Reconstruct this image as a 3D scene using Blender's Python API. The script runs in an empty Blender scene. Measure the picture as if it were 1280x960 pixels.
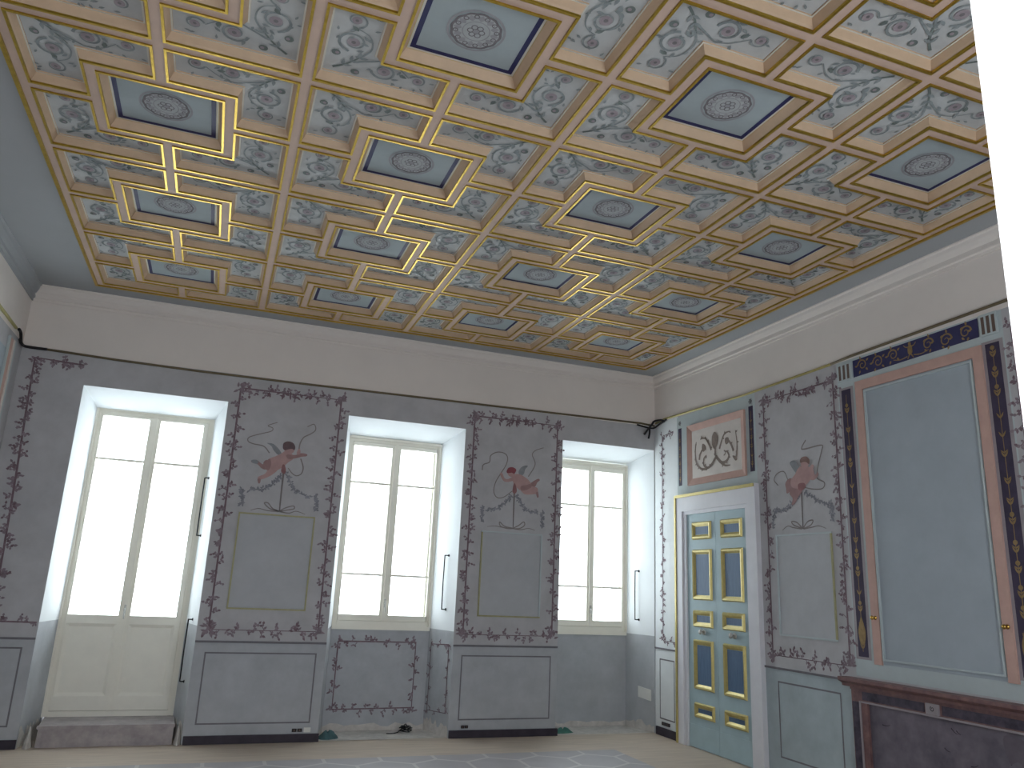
import bpy, math, random
from mathutils import Vector, Matrix, Euler
random.seed(7)
COL = bpy.context.scene.collection
SC = bpy.context.scene

# ------------------------------------------------------------------ layout (metres)
WB, XR, XL = 0.375, 6.3675, -0.615        # window wall plane, right wall plane, left wall plane
YR = -7.70                                # rear wall plane
FL = -0.03                                # floor
ZC, ZM = 4.157, 4.187                     # coffer soffits, plain ceiling margin
CXS, CYS = 1.5, 1.3686                    # size of one ceiling bay
DP = 0.5                                  # depth of the window recesses
YW = WB + DP

# ------------------------------------------------------------------ materials
def lin(c):
    c = c / 255.0
    return c / 12.92 if c <= 0.04045 else ((c + 0.055) / 1.055) ** 2.4

def mat(name, rgb, rough=0.7, metal=0.0, var=0.0, scale=6.0, bump=0.0, spec=0.3, stretch=None, rgb2=None, detail=5):
    m = bpy.data.materials.new(name)
    m.use_nodes = True
    nt = m.node_tree
    b = nt.nodes['Principled BSDF']
    col = tuple(lin(v) for v in rgb) + (1,)
    b.inputs['Base Color'].default_value = col
    b.inputs['Roughness'].default_value = rough
    b.inputs['Metallic'].default_value = metal
    b.inputs['Specular IOR Level'].default_value = spec
    if var or bump:
        tc = nt.nodes.new('ShaderNodeTexCoord')
        mp = nt.nodes.new('ShaderNodeMapping')
        if stretch: mp.inputs['Scale'].default_value = stretch
        nz = nt.nodes.new('ShaderNodeTexNoise')
        nz.inputs['Scale'].default_value = scale
        nz.inputs['Detail'].default_value = detail
        nz.inputs['Roughness'].default_value = 0.65
        nt.links.new(tc.outputs['Object'], mp.inputs['Vector'])
        nt.links.new(mp.outputs['Vector'], nz.inputs['Vector'])
        if var:
            rp = nt.nodes.new('ShaderNodeValToRGB')
            c2 = tuple(lin(v) for v in rgb2) + (1,) if rgb2 else None
            lo = tuple(v * (1 - var) for v in col[:3]) + (1,)
            hi = tuple(min(1, v * (1 + var)) for v in col[:3]) + (1,)
            rp.color_ramp.elements[0].position = 0.3
            rp.color_ramp.elements[1].position = 0.7
            rp.color_ramp.elements[0].color = lo if not c2 else col
            rp.color_ramp.elements[1].color = hi if not c2 else c2
            nt.links.new(nz.outputs['Fac'], rp.inputs['Fac'])
            nt.links.new(rp.outputs['Color'], b.inputs['Base Color'])
        if bump:
            bp = nt.nodes.new('ShaderNodeBump')
            bp.inputs['Strength'].default_value = bump
            bp.inputs['Distance'].default_value = 0.01
            nt.links.new(nz.outputs['Fac'], bp.inputs['Height'])
            nt.links.new(bp.outputs['Normal'], b.inputs['Normal'])
    return m

M = {}
M['wall'] = mat('grey_wall_paint', (186, 185, 188), 0.75, var=0.10, scale=3.5, bump=0.05)
M['dado'] = mat('grey_green_dado_paint', (178, 181, 186), 0.75, var=0.10, scale=4, bump=0.05)
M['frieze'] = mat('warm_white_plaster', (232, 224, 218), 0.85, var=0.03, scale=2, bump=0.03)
M['reveal'] = mat('white_reveal_paint', (230, 234, 237), 0.8, var=0.02, scale=3)
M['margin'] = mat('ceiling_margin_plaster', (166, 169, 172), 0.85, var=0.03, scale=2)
M['rough'] = mat('bare_plaster', (205, 200, 195), 0.95, var=0.15, scale=14, bump=0.4)
M['line'] = mat('dark_dado_line', (122, 120, 126), 0.8, var=0.1, scale=20)
M['plinth'] = mat('dark_plinth_paint', (62, 56, 66), 0.6, var=0.2, scale=9)
M['soffit'] = mat('rose_beam_paint', (200, 174, 158), 0.55, var=0.06, scale=8)
M['splay'] = mat('peach_moulding_paint', (202, 175, 148), 0.55, var=0.07, scale=8)
M['gold'] = mat('gilding', (192, 160, 66), 0.33, metal=0.9, var=0.15, scale=25, bump=0.1)
M['gilt'] = mat('gilt_paint', (196, 180, 116), 0.4, metal=0.3, var=0.12, scale=25)
M['cfield'] = mat('painted_coffer_ground', (188, 191, 192), 0.7, var=0.09, scale=7)
M['csquare'] = mat('blue_grey_coffer_ground', (160, 171, 175), 0.7, var=0.06, scale=5)
M['cwhite'] = mat('white_fillet', (212, 210, 200), 0.6)
M['cblue'] = mat('cobalt_band', (42, 44, 88), 0.5, var=0.15, scale=12)
M['scroll'] = mat('grey_green_scrollwork', (138, 146, 148), 0.8, var=0.25, scale=18)
M['scrolld'] = mat('dark_scroll_bud', (112, 122, 120), 0.8, var=0.25, scale=18)
M['flower'] = mat('mauve_scroll_flower', (156, 146, 152), 0.8, var=0.2, scale=18)
M['roset'] = mat('rosette_ground', (172, 176, 178), 0.8, var=0.08, scale=12)
M['rosed'] = mat('rosette_shading', (118, 114, 118), 0.8, var=0.2, scale=18)
M['rosem'] = mat('rosette_midtone', (152, 152, 156), 0.8, var=0.1, scale=18)
M['vine'] = mat('maroon_vine_stem', (124, 104, 112), 0.8, var=0.2, scale=14)
M['leaf'] = mat('mauve_vine_leaf', (140, 126, 134), 0.8, var=0.25, scale=14)
M['staff'] = mat('painted_staff', (128, 122, 122), 0.8, var=0.1, scale=15)
M['ribbon'] = mat('painted_ribbon', (142, 134, 133), 0.8, var=0.1, scale=15)
M['garland'] = mat('painted_garland', (140, 140, 148), 0.8, var=0.25, scale=18)
M['skin'] = mat('painted_skin', (184, 152, 150), 0.8, var=0.10, scale=10)
M['skinS'] = mat('painted_skin_dark', (160, 130, 130), 0.8, var=0.12, scale=10)
M['hair'] = mat('painted_dark_hair', (112, 94, 98), 0.8, var=0.15, scale=20)
M['hairR'] = mat('painted_red_hair', (146, 84, 92), 0.8, var=0.15, scale=20)
M['hairB'] = mat('painted_brown_hair', (136, 110, 104), 0.8, var=0.15, scale=20)
M['wing'] = mat('painted_wing', (142, 145, 150), 0.8, var=0.15, scale=15)
M['drape'] = mat('painted_drape', (150, 110, 112), 0.8, var=0.15, scale=15)
M['cream'] = mat('cream_window_paint', (240, 236, 224), 0.5, var=0.03, scale=5)
M['marble'] = mat('grey_threshold_marble', (182, 174, 174), 0.5, var=0.18, scale=9, rgb2=(148, 140, 143))
M['iron'] = mat('black_iron', (34, 36, 40), 0.5, metal=0.4, var=0.2, scale=30)
M['steel'] = mat('pale_steel', (190, 188, 184), 0.4, metal=0.3, var=0.1, scale=30)
M['brass'] = mat('polished_brass', (208, 172, 92), 0.25, metal=0.95, var=0.1, scale=30)
M['casing'] = mat('pale_lilac_casing_paint', (224, 224, 230), 0.5, var=0.04, scale=5)
M['door'] = mat('sea_green_door_paint', (172, 194, 201), 0.5, var=0.05, scale=6)
M['doorblue'] = mat('blue_door_panel', (90, 114, 144), 0.5, var=0.15, scale=60, stretch=(1, 1, 0.1))
M['pink'] = mat('salmon_frame_paint', (198, 164, 153), 0.65, var=0.07, scale=9)
M['odfield'] = mat('cream_overdoor_ground', (214, 206, 200), 0.75, var=0.04, scale=7)
M['orn'] = mat('umber_arabesque', (134, 120, 112), 0.75, var=0.2, scale=22)
M['palest'] = mat('pale_green_wall_paint', (187, 197, 199), 0.7, var=0.05, scale=5)
M['ofield'] = mat('blue_grey_panel_field', (168, 177, 185), 0.7, var=0.06, scale=3, bump=0.05)
M['navy'] = mat('navy_pilaster_ground', (66, 58, 80), 0.65, var=0.2, scale=9)
M['cobalt'] = mat('cobalt_frieze_ground', (56, 56, 94), 0.65, var=0.2, scale=9)
M['bronzeg'] = mat('old_gold_ornament', (148, 124, 86), 0.5, metal=0.3, var=0.2, scale=25)
M['flute'] = mat('dark_flute', (104, 88, 80), 0.7, var=0.1, scale=20)
M['redmarble'] = mat('red_brown_marble', (140, 108, 104), 0.45, var=0.2, scale=14, rgb2=(104, 78, 82))
M['darkmarble'] = mat('dark_veined_marble', (48, 42, 56), 0.4, var=0.4, scale=12, rgb2=(92, 84, 98))
M['blockst'] = mat('pale_carved_marble', (158, 150, 154), 0.5, var=0.08, scale=15)
M['board'] = mat('dusty_grey_board', (128, 120, 130), 0.85, var=0.12, scale=5, rgb2=(92, 88, 98))
M['scratch'] = mat('board_scratch', (64, 58, 64), 0.85)
M['stain'] = mat('dark_board_stain', (104, 97, 106), 0.9, var=0.15, scale=12)
M['cable'] = mat('black_cable_rubber', (36, 34, 38), 0.6)
M['rail'] = mat('tarnished_bronze_rail', (112, 100, 78), 0.5, metal=0.2, var=0.15, scale=12)
M['railg'] = mat('gilt_rail', (178, 168, 112), 0.45, metal=0.2, var=0.1, scale=12)
M['plastic'] = mat('white_plastic', (226, 226, 222), 0.4)
M['socket'] = mat('dark_socket_plastic', (50, 46, 50), 0.4)
M['teal'] = mat('teal_cloth', (72, 100, 104), 0.85, var=0.2, scale=20)
M['greenc'] = mat('green_cloth', (76, 122, 112), 0.85, var=0.2, scale=20)
M['strip'] = mat('pale_corner_wall_paint', (226, 230, 232), 0.75, var=0.04, scale=4)
M['olive'] = mat('dull_gilt_paint', (168, 164, 128), 0.55, metal=0.1, var=0.1, scale=20)
M['pfield'] = mat('grey_panel_field', (182, 184, 188), 0.75, var=0.06, scale=4)
M['dador'] = mat('sea_grey_dado_paint', (171, 183, 188), 0.75, var=0.10, scale=4, bump=0.05)
M['jamb'] = mat('white_gloss_jamb', (238, 238, 240), 0.5)

# floor: worn boards round a grey inlay with pale hexagon outlines
def floor_mats():
    m = mat('worn_floor_boards', (206, 190, 172), 0.45, var=0.14, scale=3.0, stretch=(0.7, 7.0, 1), bump=0.03, rgb2=(182, 166, 152))
    M['boards'] = m
    m = bpy.data.materials.new('grey_hexagon_inlay'); m.use_nodes = True
    nt = m.node_tree; b = nt.nodes['Principled BSDF']; b.inputs['Roughness'].default_value = 0.45
    N = nt.nodes.new; L = nt.links.new
    tc = N('ShaderNodeTexCoord')
    def vm(op, a, bb=None):
        n = N('ShaderNodeVectorMath'); n.operation = op
        for i, v in ((0, a), (1, bb)):
            if v is None: continue
            if isinstance(v, tuple): n.inputs[i].default_value = v
            else: L(v, n.inputs[i])
        return n
    def ma(op, a, bb=None):
        n = N('ShaderNodeMath'); n.operation = op
        for i, v in ((0, a), (1, bb)):
            if v is None: continue
            if isinstance(v, (int, float)): n.inputs[i].default_value = v
            else: L(v, n.inputs[i])
        return n.outputs[0]
    s = (1.0, 1.7320508, 1.0)
    p = vm('MULTIPLY', tc.outputs['Object'], (2.0, 2.0, 0)).outputs[0]
    def cell(off):
        q = vm('ADD', p, off).outputs[0]
        q = vm('WRAP', q); q.inputs[0].default_value = (0, 0, 0)
        L(vm('ADD', p, off).outputs[0], q.inputs[0])
        q.inputs[1].default_value = (0.5, 0.8660254, 1); q.inputs[2].default_value = (-0.5, -0.8660254, -1)
        a = vm('ABSOLUTE', q.outputs[0]).outputs[0]
        d = vm('DOT_PRODUCT', a, (0.5, 0.8660254, 0)).outputs['Value']
        sx = N('ShaderNodeSeparateXYZ'); L(a, sx.inputs[0])
        return ma('MAXIMUM', d, sx.outputs[0])
    h = ma('MINIMUM', cell((0, 0, 0)), cell((0.5, 0.8660254, 0)))
    lineq = ma('GREATER_THAN', h, 0.468)
    nz = N('ShaderNodeTexNoise'); nz.inputs['Scale'].default_value = 5
    L(tc.outputs['Object'], nz.inputs['Vector'])
    rp = N('ShaderNodeValToRGB')
    rp.color_ramp.elements[0].color = tuple(lin(v) for v in (156, 151, 154)) + (1,)
    rp.color_ramp.elements[1].color = tuple(lin(v) for v in (178, 174, 178)) + (1,)
    L(nz.outputs['Fac'], rp.inputs['Fac'])
    mx = N('ShaderNodeMix'); mx.data_type = 'RGBA'
    L(lineq, mx.inputs['Factor']); L(rp.outputs['Color'], mx.inputs['A'])
    mx.inputs['B'].default_value = tuple(lin(v) for v in (194, 190, 188)) + (1,)
    L(mx.outputs['Result'], b.inputs['Base Color'])
    M['inlay'] = m
floor_mats()

def glass():
    m = bpy.data.materials.new('window_glass'); m.use_nodes = True
    nt = m.node_tree
    for n in list(nt.nodes):
        if n.type == 'BSDF_PRINCIPLED': nt.nodes.remove(n)
    out = [n for n in nt.nodes if n.type == 'OUTPUT_MATERIAL'][0]
    t = nt.nodes.new('ShaderNodeBsdfTransparent'); t.inputs[0].default_value = (0.95, 0.97, 0.97, 1)
    g = nt.nodes.new('ShaderNodeBsdfGlossy'); g.inputs['Roughness'].default_value = 0.03
    mx = nt.nodes.new('ShaderNodeMixShader'); mx.inputs[0].default_value = 0.06
    nt.links.new(t.outputs[0], mx.inputs[1]); nt.links.new(g.outputs[0], mx.inputs[2])
    nt.links.new(mx.outputs[0], out.inputs['Surface'])
    return m
M['glass'] = glass()

# ------------------------------------------------------------------ mesh builder
class MB:
    def __init__(s): s.v = []; s.f = []; s.mi = []; s.mats = []
    def idx(s, key):
        if key not in s.mats: s.mats.append(key)
        return s.mats.index(key)
    def face(s, pts, key):
        i0 = len(s.v)
        s.v += [tuple(p) for p in pts]
        s.f.append(tuple(range(i0, i0 + len(pts)))); s.mi.append(s.idx(key))
    def faces(s, vs, fs, key):
        i0 = len(s.v); s.v += [tuple(p) for p in vs]; k = s.idx(key)
        for f in fs: s.f.append(tuple(i + i0 for i in f)); s.mi.append(k)
    def box(s, a, b, key):
        (x0, y0, z0), (x1, y1, z1) = a, b
        x0, x1 = min(x0, x1), max(x0, x1); y0, y1 = min(y0, y1), max(y0, y1); z0, z1 = min(z0, z1), max(z0, z1)
        vs = [(x0, y0, z0), (x1, y0, z0), (x1, y1, z0), (x0, y1, z0), (x0, y0, z1), (x1, y0, z1), (x1, y1, z1), (x0, y1, z1)]
        s.faces(vs, [(0, 3, 2, 1), (4, 5, 6, 7), (0, 1, 5, 4), (1, 2, 6, 5), (2, 3, 7, 6), (3, 0, 4, 7)], key)
    def prism(s, prof, axis0, axis1, key, caps=True):
        """prof: list of points (3D) at one end, axis0->axis1 offset vector adds the other end"""
        n = len(prof); off = Vector(axis1) - Vector(axis0)
        vs = [Vector(p) for p in prof] + [Vector(p) + off for p in prof]
        fs = [(i, (i + 1) % n, (i + 1) % n + n, i + n) for i in range(n)]
        if caps: fs += [tuple(range(n))[::-1], tuple(range(n, 2 * n))]
        s.faces(vs, fs, key)
    def tube(s, pts, r, key, seg=8, caps=True):
        pts = [Vector(p) for p in pts]; n = len(pts)
        rr = r if isinstance(r, (list, tuple)) else [r] * n
        rings = []; up = None
        for i, p in enumerate(pts):
            t = (pts[min(i + 1, n - 1)] - pts[max(i - 1, 0)]).normalized()
            if up is None:
                up = t.orthogonal().normalized()
            else:
                up = (up - t * up.dot(t))
                up = up.normalized() if up.length > 1e-6 else t.orthogonal().normalized()
            sd = t.cross(up)
            rings.append([p + (up * math.cos(2 * math.pi * k / seg) + sd * math.sin(2 * math.pi * k / seg)) * rr[i] for k in range(seg)])
        vs = [q for ring in rings for q in ring]; fs = []
        for i in range(n - 1):
            for k in range(seg):
                a = i * seg + k; b2 = i * seg + (k + 1) % seg
                fs.append((a, b2, b2 + seg, a + seg))
        if caps: fs += [tuple(range(seg))[::-1], tuple(range((n - 1) * seg, n * seg))]
        s.faces(vs, fs, key)
    def lathe(s, origin, axis, prof, key, seg=16):
        """prof: (distance along axis, radius)"""
        o = Vector(origin); ax = Vector(axis).normalized()
        s.tube([o + ax * d for d, r in prof], [max(r, 0.0005) for d, r in prof], key, seg)
    def build(s, name, parent=None, smooth=False):
        me = bpy.data.meshes.new(name)
        me.from_pydata(s.v, [], s.f)
        for k in s.mats: me.materials.append(M[k])
        me.polygons.foreach_set('material_index', s.mi)
        if smooth: me.polygons.foreach_set('use_smooth', [True] * len(s.f))
        me.update()
        o = bpy.data.objects.new(name, me); COL.objects.link(o)
        if parent: o.parent = parent
        return o

def empty(name, loc):
    o = bpy.data.objects.new(name, None); COL.objects.link(o); o.location = loc
    o.empty_display_size = 0.1
    return o
def tag(o, label, cat, group=None, kind=None):
    o['label'] = label; o['category'] = cat
    if group: o['group'] = group
    if kind: o['kind'] = kind
    return o
def struct(o, label=None, cat=None):
    o['kind'] = 'structure'
    if label: o['label'] = label
    if cat: o['category'] = cat
    return o
def local(o, parent):
    """parent to an Empty that has a location, keeping the mesh where it was built (mesh data in world coordinates)"""
    o.parent = parent
    o.matrix_parent_inverse = Matrix.Translation(-Vector(parent.location))
    return o

# ------------------------------------------------------------------ painting on planes
def T_back(a, b, n): return (a, WB - n, b)
def T_niche(a, b, n): return (a, YW - n, b)
def T_right(a, b, n): return (XR - n, a, b)
def T_left(a, b, n): return (XL + n, a, b)
def T_ceil(zb):
    return lambda a, b, n: (a, b, zb - n)

def cr(pts, k=6, closed=False):
    P = [Vector(p) for p in pts]; n = len(P); out = []
    if n < 3 and not closed: 
        return [P[0].lerp(P[-1], i / k) for i in range(k + 1)]
    rng = range(n) if closed else range(n - 1)
    for i in rng:
        if closed: p0, p1, p2, p3 = P[(i - 1) % n], P[i], P[(i + 1) % n], P[(i + 2) % n]
        else: p0, p1, p2, p3 = P[max(i - 1, 0)], P[i], P[i + 1], P[min(i + 2, n - 1)]
        for j in range(k):
            t = j / k
            out.append(0.5 * ((2 * p1) + (p2 - p0) * t + (2 * p0 - 5 * p1 + 4 * p2 - p3) * t * t + (3 * p1 - p0 - 3 * p2 + p3) * t ** 3))
    if not closed: out.append(P[-1])
    return out
NC = [0]
def lift(n):
    """each brush mark lies a hair above the one before, as paint layers do"""
    NC[0] = (NC[0] + 1) % 160
    return n + NC[0] * 1.1e-5
def stroke(mb, T, pts, w0, w1, key, n=0.002, smooth=True, k=6, belly=False):
    n = lift(n)
    P = cr(pts, k) if smooth else [Vector(p) for p in pts]
    m = len(P); L, R = [], []
    for i, p in enumerate(P):
        t = P[min(i + 1, m - 1)] - P[max(i - 1, 0)]
        if t.length < 1e-9: t = Vector((1, 0))
        t.normalize(); nn = Vector((-t.y, t.x)); f = i / (m - 1)
        w = (w0 + (w1 - w0) * f)
        if belly: w = w1 + (w0 - w1) * math.sin(math.pi * min(1, f * 1.0)) 
        w *= 0.5
        L.append(T(*(p + nn * w), n)); R.append(T(*(p - nn * w), n))
    vs = L + R
    mb.faces(vs, [(i, i + 1, m + i + 1, m + i) for i in range(m - 1)], key)
def blob(mb, T, pts, key, n=0.002, k=5):
    n = lift(n)
    mb.face([T(p.x, p.y, n) for p in cr(pts, k, True)], key)
def rect(mb, T, a0, b0, a1, b1, key, n=0.002):
    mb.face([T(a0, b0, n), T(a1, b0, n), T(a1, b1, n), T(a0, b1, n)], key)
def outline(mb, T, a0, b0, a1, b1, w, key, n=0.002):
    h = w / 2
    for r in ((a0 - h, b0 - h, a1 + h, b0 + h), (a0 - h, b1 - h, a1 + h, b1 + h), (a0 - h, b0 + h, a0 + h, b1 - h), (a1 - h, b0 + h, a1 + h, b1 - h)):
        rect(mb, T, *r, key, n)
def disc(mb, T, a, b, r, key, n=0.002, seg=16):
    n = lift(n)
    mb.face([T(a + r * math.cos(2 * math.pi * i / seg), b + r * math.sin(2 * math.pi * i / seg), n) for i in range(seg)], key)
def ring(mb, T, a, b, r0, r1, key, n=0.002, seg=32, wob=0.0, lob=0):
    n = lift(n); vs = []
    for r in (r0, r1):
        for i in range(seg):
            t = 2 * math.pi * i / seg; q = r * (1 + wob * math.cos(lob * t))
            vs.append(T(a + q * math.cos(t), b + q * math.sin(t), n))
    mb.faces(vs, [(i, (i + 1) % seg, seg + (i + 1) % seg, seg + i) for i in range(seg)], key)
def leaf(mb, T, a, b, ang, ln, w, key, n=0.003):
    n = lift(n); c, s = math.cos(ang), math.sin(ang); pts = []
    for x, y in ((0, 0), (0.3, 0.5), (0.6, 0.45), (1, 0), (0.6, -0.45), (0.3, -0.5)):
        X, Y = x * ln, y * w
        pts.append(T(a + X * c - Y * s, b + X * s + Y * c, n))
    mb.face(pts, key)
def spiral(c, r, a0, turns, d, shrink=0.25, k=26):
    return [(c[0] + r * (1 - (1 - shrink) * i / k) * math.cos(a0 + d * turns * 2 * math.pi * i / k),
             c[1] + r * (1 - (1 - shrink) * i / k) * math.sin(a0 + d * turns * 2 * math.pi * i / k)) for i in range(k + 1)]
def garland(mb, T, pts, rnd, size=0.034, key='garland', n=0.003):
    P = cr(pts, 6); stroke(mb, T, pts, 0.008, 0.008, key, 0.002)
    for i, p in enumerate(P):
        for q in range(3):
            leaf(mb, T, p.x + rnd.uniform(-.012, .012), p.y + rnd.uniform(-.012, .012), rnd.uniform(0, 6.28), size * rnd.uniform(.6, 1.1), size * .5, key, n)
def vine(mb, T, pts, rnd, w=0.017, dens=0.06, size=0.05, key='vine', lkey='leaf'):
    """straight painted stem with sprigs of leaves curling off both sides"""
    stroke(mb, T, pts, w, w, key, 0.002, smooth=False)
    for (p, q) in zip(pts[:-1], pts[1:]):
        p, q = Vector(p), Vector(q); d = q - p; ln = d.length
        if ln < 1e-6: continue
        d.normalize(); base = math.atan2(d.y, d.x); m = max(2, int(ln / dens))
        for i in range(m + 1):
            s = ln * min(1, max(0, (i + rnd.uniform(-.3, .3)) / m)); o = p + d * s
            side = 1 if (i % 2 == 0) else -1
            if rnd.random() < .25: side = -side
            dirn = 1 if rnd.random() < .7 else -1
            a1 = base + side * dirn * rnd.uniform(.5, 1.2) + (0 if dirn > 0 else math.pi)
            c = size * rnd.uniform(.6, 1.15)
            tip = o + Vector((math.cos(a1), math.sin(a1))) * c
            a2 = a1 + side * rnd.uniform(.4, 1.1)
            tip2 = tip + Vector((math.cos(a2), math.sin(a2))) * c * .45
            stroke(mb, T, [o, tip, tip2], .009, .006, lkey if rnd.random() < .6 else key, .0025, k=3)
            for tpt, aa in ((tip, a1 + 1.0), (tip, a1 - 1.0), (tip2, a2), (o.lerp(tip, .5), a1 - side * 1.0), (o.lerp(tip, .3), a1 + side * 1.0)):
                if rnd.random() < .85:
                    leaf(mb, T, tpt.x, tpt.y, aa + rnd.uniform(-.4, .4), size * rnd.uniform(.5, .8), size * rnd.uniform(.38, .5), lkey if rnd.random() < .75 else key, .003)
def offpoly(pts, d):
    """inset a CCW polygon (mitred)"""
    n = len(pts); out = []
    for i in range(n):
        p0, p1, p2 = Vector(pts[i - 1]), Vector(pts[i]), Vector(pts[(i + 1) % n])
        e1 = (p1 - p0).normalized(); e2 = (p2 - p1).normalized()
        n1 = Vector((-e1.y, e1.x)); n2 = Vector((-e2.y, e2.x))
        b = (n1 + n2); b = b / max(1e-6, b.dot(n1)) 
        out.append(tuple(p1 + b * d))
    return out
def band(mb, A, za, B, zb, key):
    n = len(A); vs = [(p[0], p[1], za) for p in A] + [(p[0], p[1], zb) for p in B]
    mb.faces(vs, [(i, (i + 1) % n, n + (i + 1) % n, n + i) for i in range(n)], key)

# painted figures, traced in metres on their walls
MURAL_A = {
  'staff': ('s', [(1.935, 2.596), (1.936, 2.388), (1.94, 2.17)], 'staff', 0.022, 0.012),
  'ribl': ('s', [(1.772, 2.758), (1.707, 2.823), (1.606, 2.837), (1.549, 2.859), (1.555, 2.903), (1.667, 2.951), (1.763, 2.988), (1.774, 3.023), (1.725, 3.044), (1.815, 3.088)], 'ribbon', 0.012, 0.008),
  'ribr': ('s', [(2.065, 2.82), (2.068, 2.887), (2.099, 2.958), (2.166, 3.003), (2.212, 3.051), (2.19, 3.11), (2.125, 3.076)], 'ribbon', 0.014, 0.009),
  'bow': ('s', [(2.092, 2.73), (2.127, 2.64), (2.115, 2.573), (2.067, 2.547), (2.02, 2.571), (1.976, 2.62)], 'ribbon', 0.013, 0.009),
  'garl': ('l', [(1.91, 2.535), (1.851, 2.452), (1.76, 2.384), (1.627, 2.368)]),
  'garr': ('l', [(1.961, 2.566), (2.02, 2.46), (2.085, 2.387), (2.218, 2.336)]),
  'dropl': ('l', [(1.547, 2.362), (1.558, 2.293), (1.561, 2.212)]),
  'dropr': ('l', [(2.29, 2.358), (2.3, 2.287), (2.303, 2.203)]),
  'knotl': ('s', [(1.94, 2.17), (1.845, 2.189), (1.783, 2.241), (1.82, 2.244), (1.872, 2.191), (1.94, 2.168)], 'ribbon', 0.012, 0.012),
  'knotr': ('s', [(1.94, 2.17), (1.992, 2.206), (2.07, 2.234), (2.082, 2.206), (2.019, 2.189), (1.94, 2.168)], 'ribbon', 0.012, 0.012),
  'taill': ('s', [(1.928, 2.166), (1.822, 2.168), (1.735, 2.183), (1.658, 2.16)], 'ribbon', 0.012, 0.006),
  'tailr': ('s', [(1.946, 2.167), (2.035, 2.158), (2.107, 2.182), (2.199, 2.157)], 'ribbon', 0.012, 0.006),
  'wing': ('p', [(1.736, 2.859), (1.794, 2.859), (1.845, 2.824), (1.893, 2.766), (1.865, 2.744), (1.809, 2.792), (1.781, 2.834)], 'wing'),
  'leg2': ('p', [(1.755, 2.684), (1.792, 2.635), (1.755, 2.585), (1.71, 2.595), (1.669, 2.63), (1.611, 2.644), (1.605, 2.667), (1.657, 2.674), (1.718, 2.635), (1.727, 2.662)], 'skinS'),
  'foot2': ('p', [(1.605, 2.667), (1.651, 2.676), (1.678, 2.65), (1.656, 2.633), (1.615, 2.642)], 'wing'),
  'leg1': ('p', [(1.79, 2.602), (1.872, 2.597), (1.831, 2.541), (1.765, 2.496), (1.718, 2.473), (1.716, 2.442), (1.699, 2.44), (1.686, 2.483), (1.696, 2.507), (1.754, 2.541)], 'skin'),
  'foot1': ('p', [(1.687, 2.48), (1.716, 2.483), (1.716, 2.442), (1.699, 2.438)], 'skinS'),
  'torso': ('p', [(1.89, 2.765), (1.931, 2.796), (1.99, 2.779), (2.016, 2.722), (1.97, 2.678), (1.933, 2.635), (1.873, 2.588), (1.807, 2.558), (1.754, 2.592), (1.741, 2.65), (1.778, 2.699), (1.837, 2.731)], 'skin'),
  'shade': ('p', [(1.741, 2.65), (1.778, 2.699), (1.801, 2.662), (1.796, 2.603), (1.78, 2.579), (1.754, 2.592)], 'skinS'),
  'arm': ('p', [(1.948, 2.758), (2.03, 2.763), (2.092, 2.788), (2.15, 2.783), (2.149, 2.762), (2.096, 2.749), (2.022, 2.723), (1.959, 2.717)], 'skinS'),
  'hand': ('p', [(2.059, 2.83), (2.077, 2.824), (2.082, 2.779), (2.058, 2.771), (2.043, 2.785)], 'skin'),
  'head': ('p', [(1.911, 2.831), (1.937, 2.858), (1.994, 2.856), (2.019, 2.822), (2.003, 2.781), (1.959, 2.772), (1.923, 2.792)], 'skin'),
  'hair': ('p', [(1.897, 2.84), (1.903, 2.877), (1.945, 2.899), (1.997, 2.887), (2.023, 2.849), (2.019, 2.816), (1.992, 2.823), (1.954, 2.814), (1.926, 2.803), (1.904, 2.814)], 'hair'),
  'drape': ('p', [(1.916, 2.647), (1.939, 2.646), (1.955, 2.598), (1.951, 2.561), (1.933, 2.557), (1.909, 2.581)], 'drape'),
}
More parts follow.
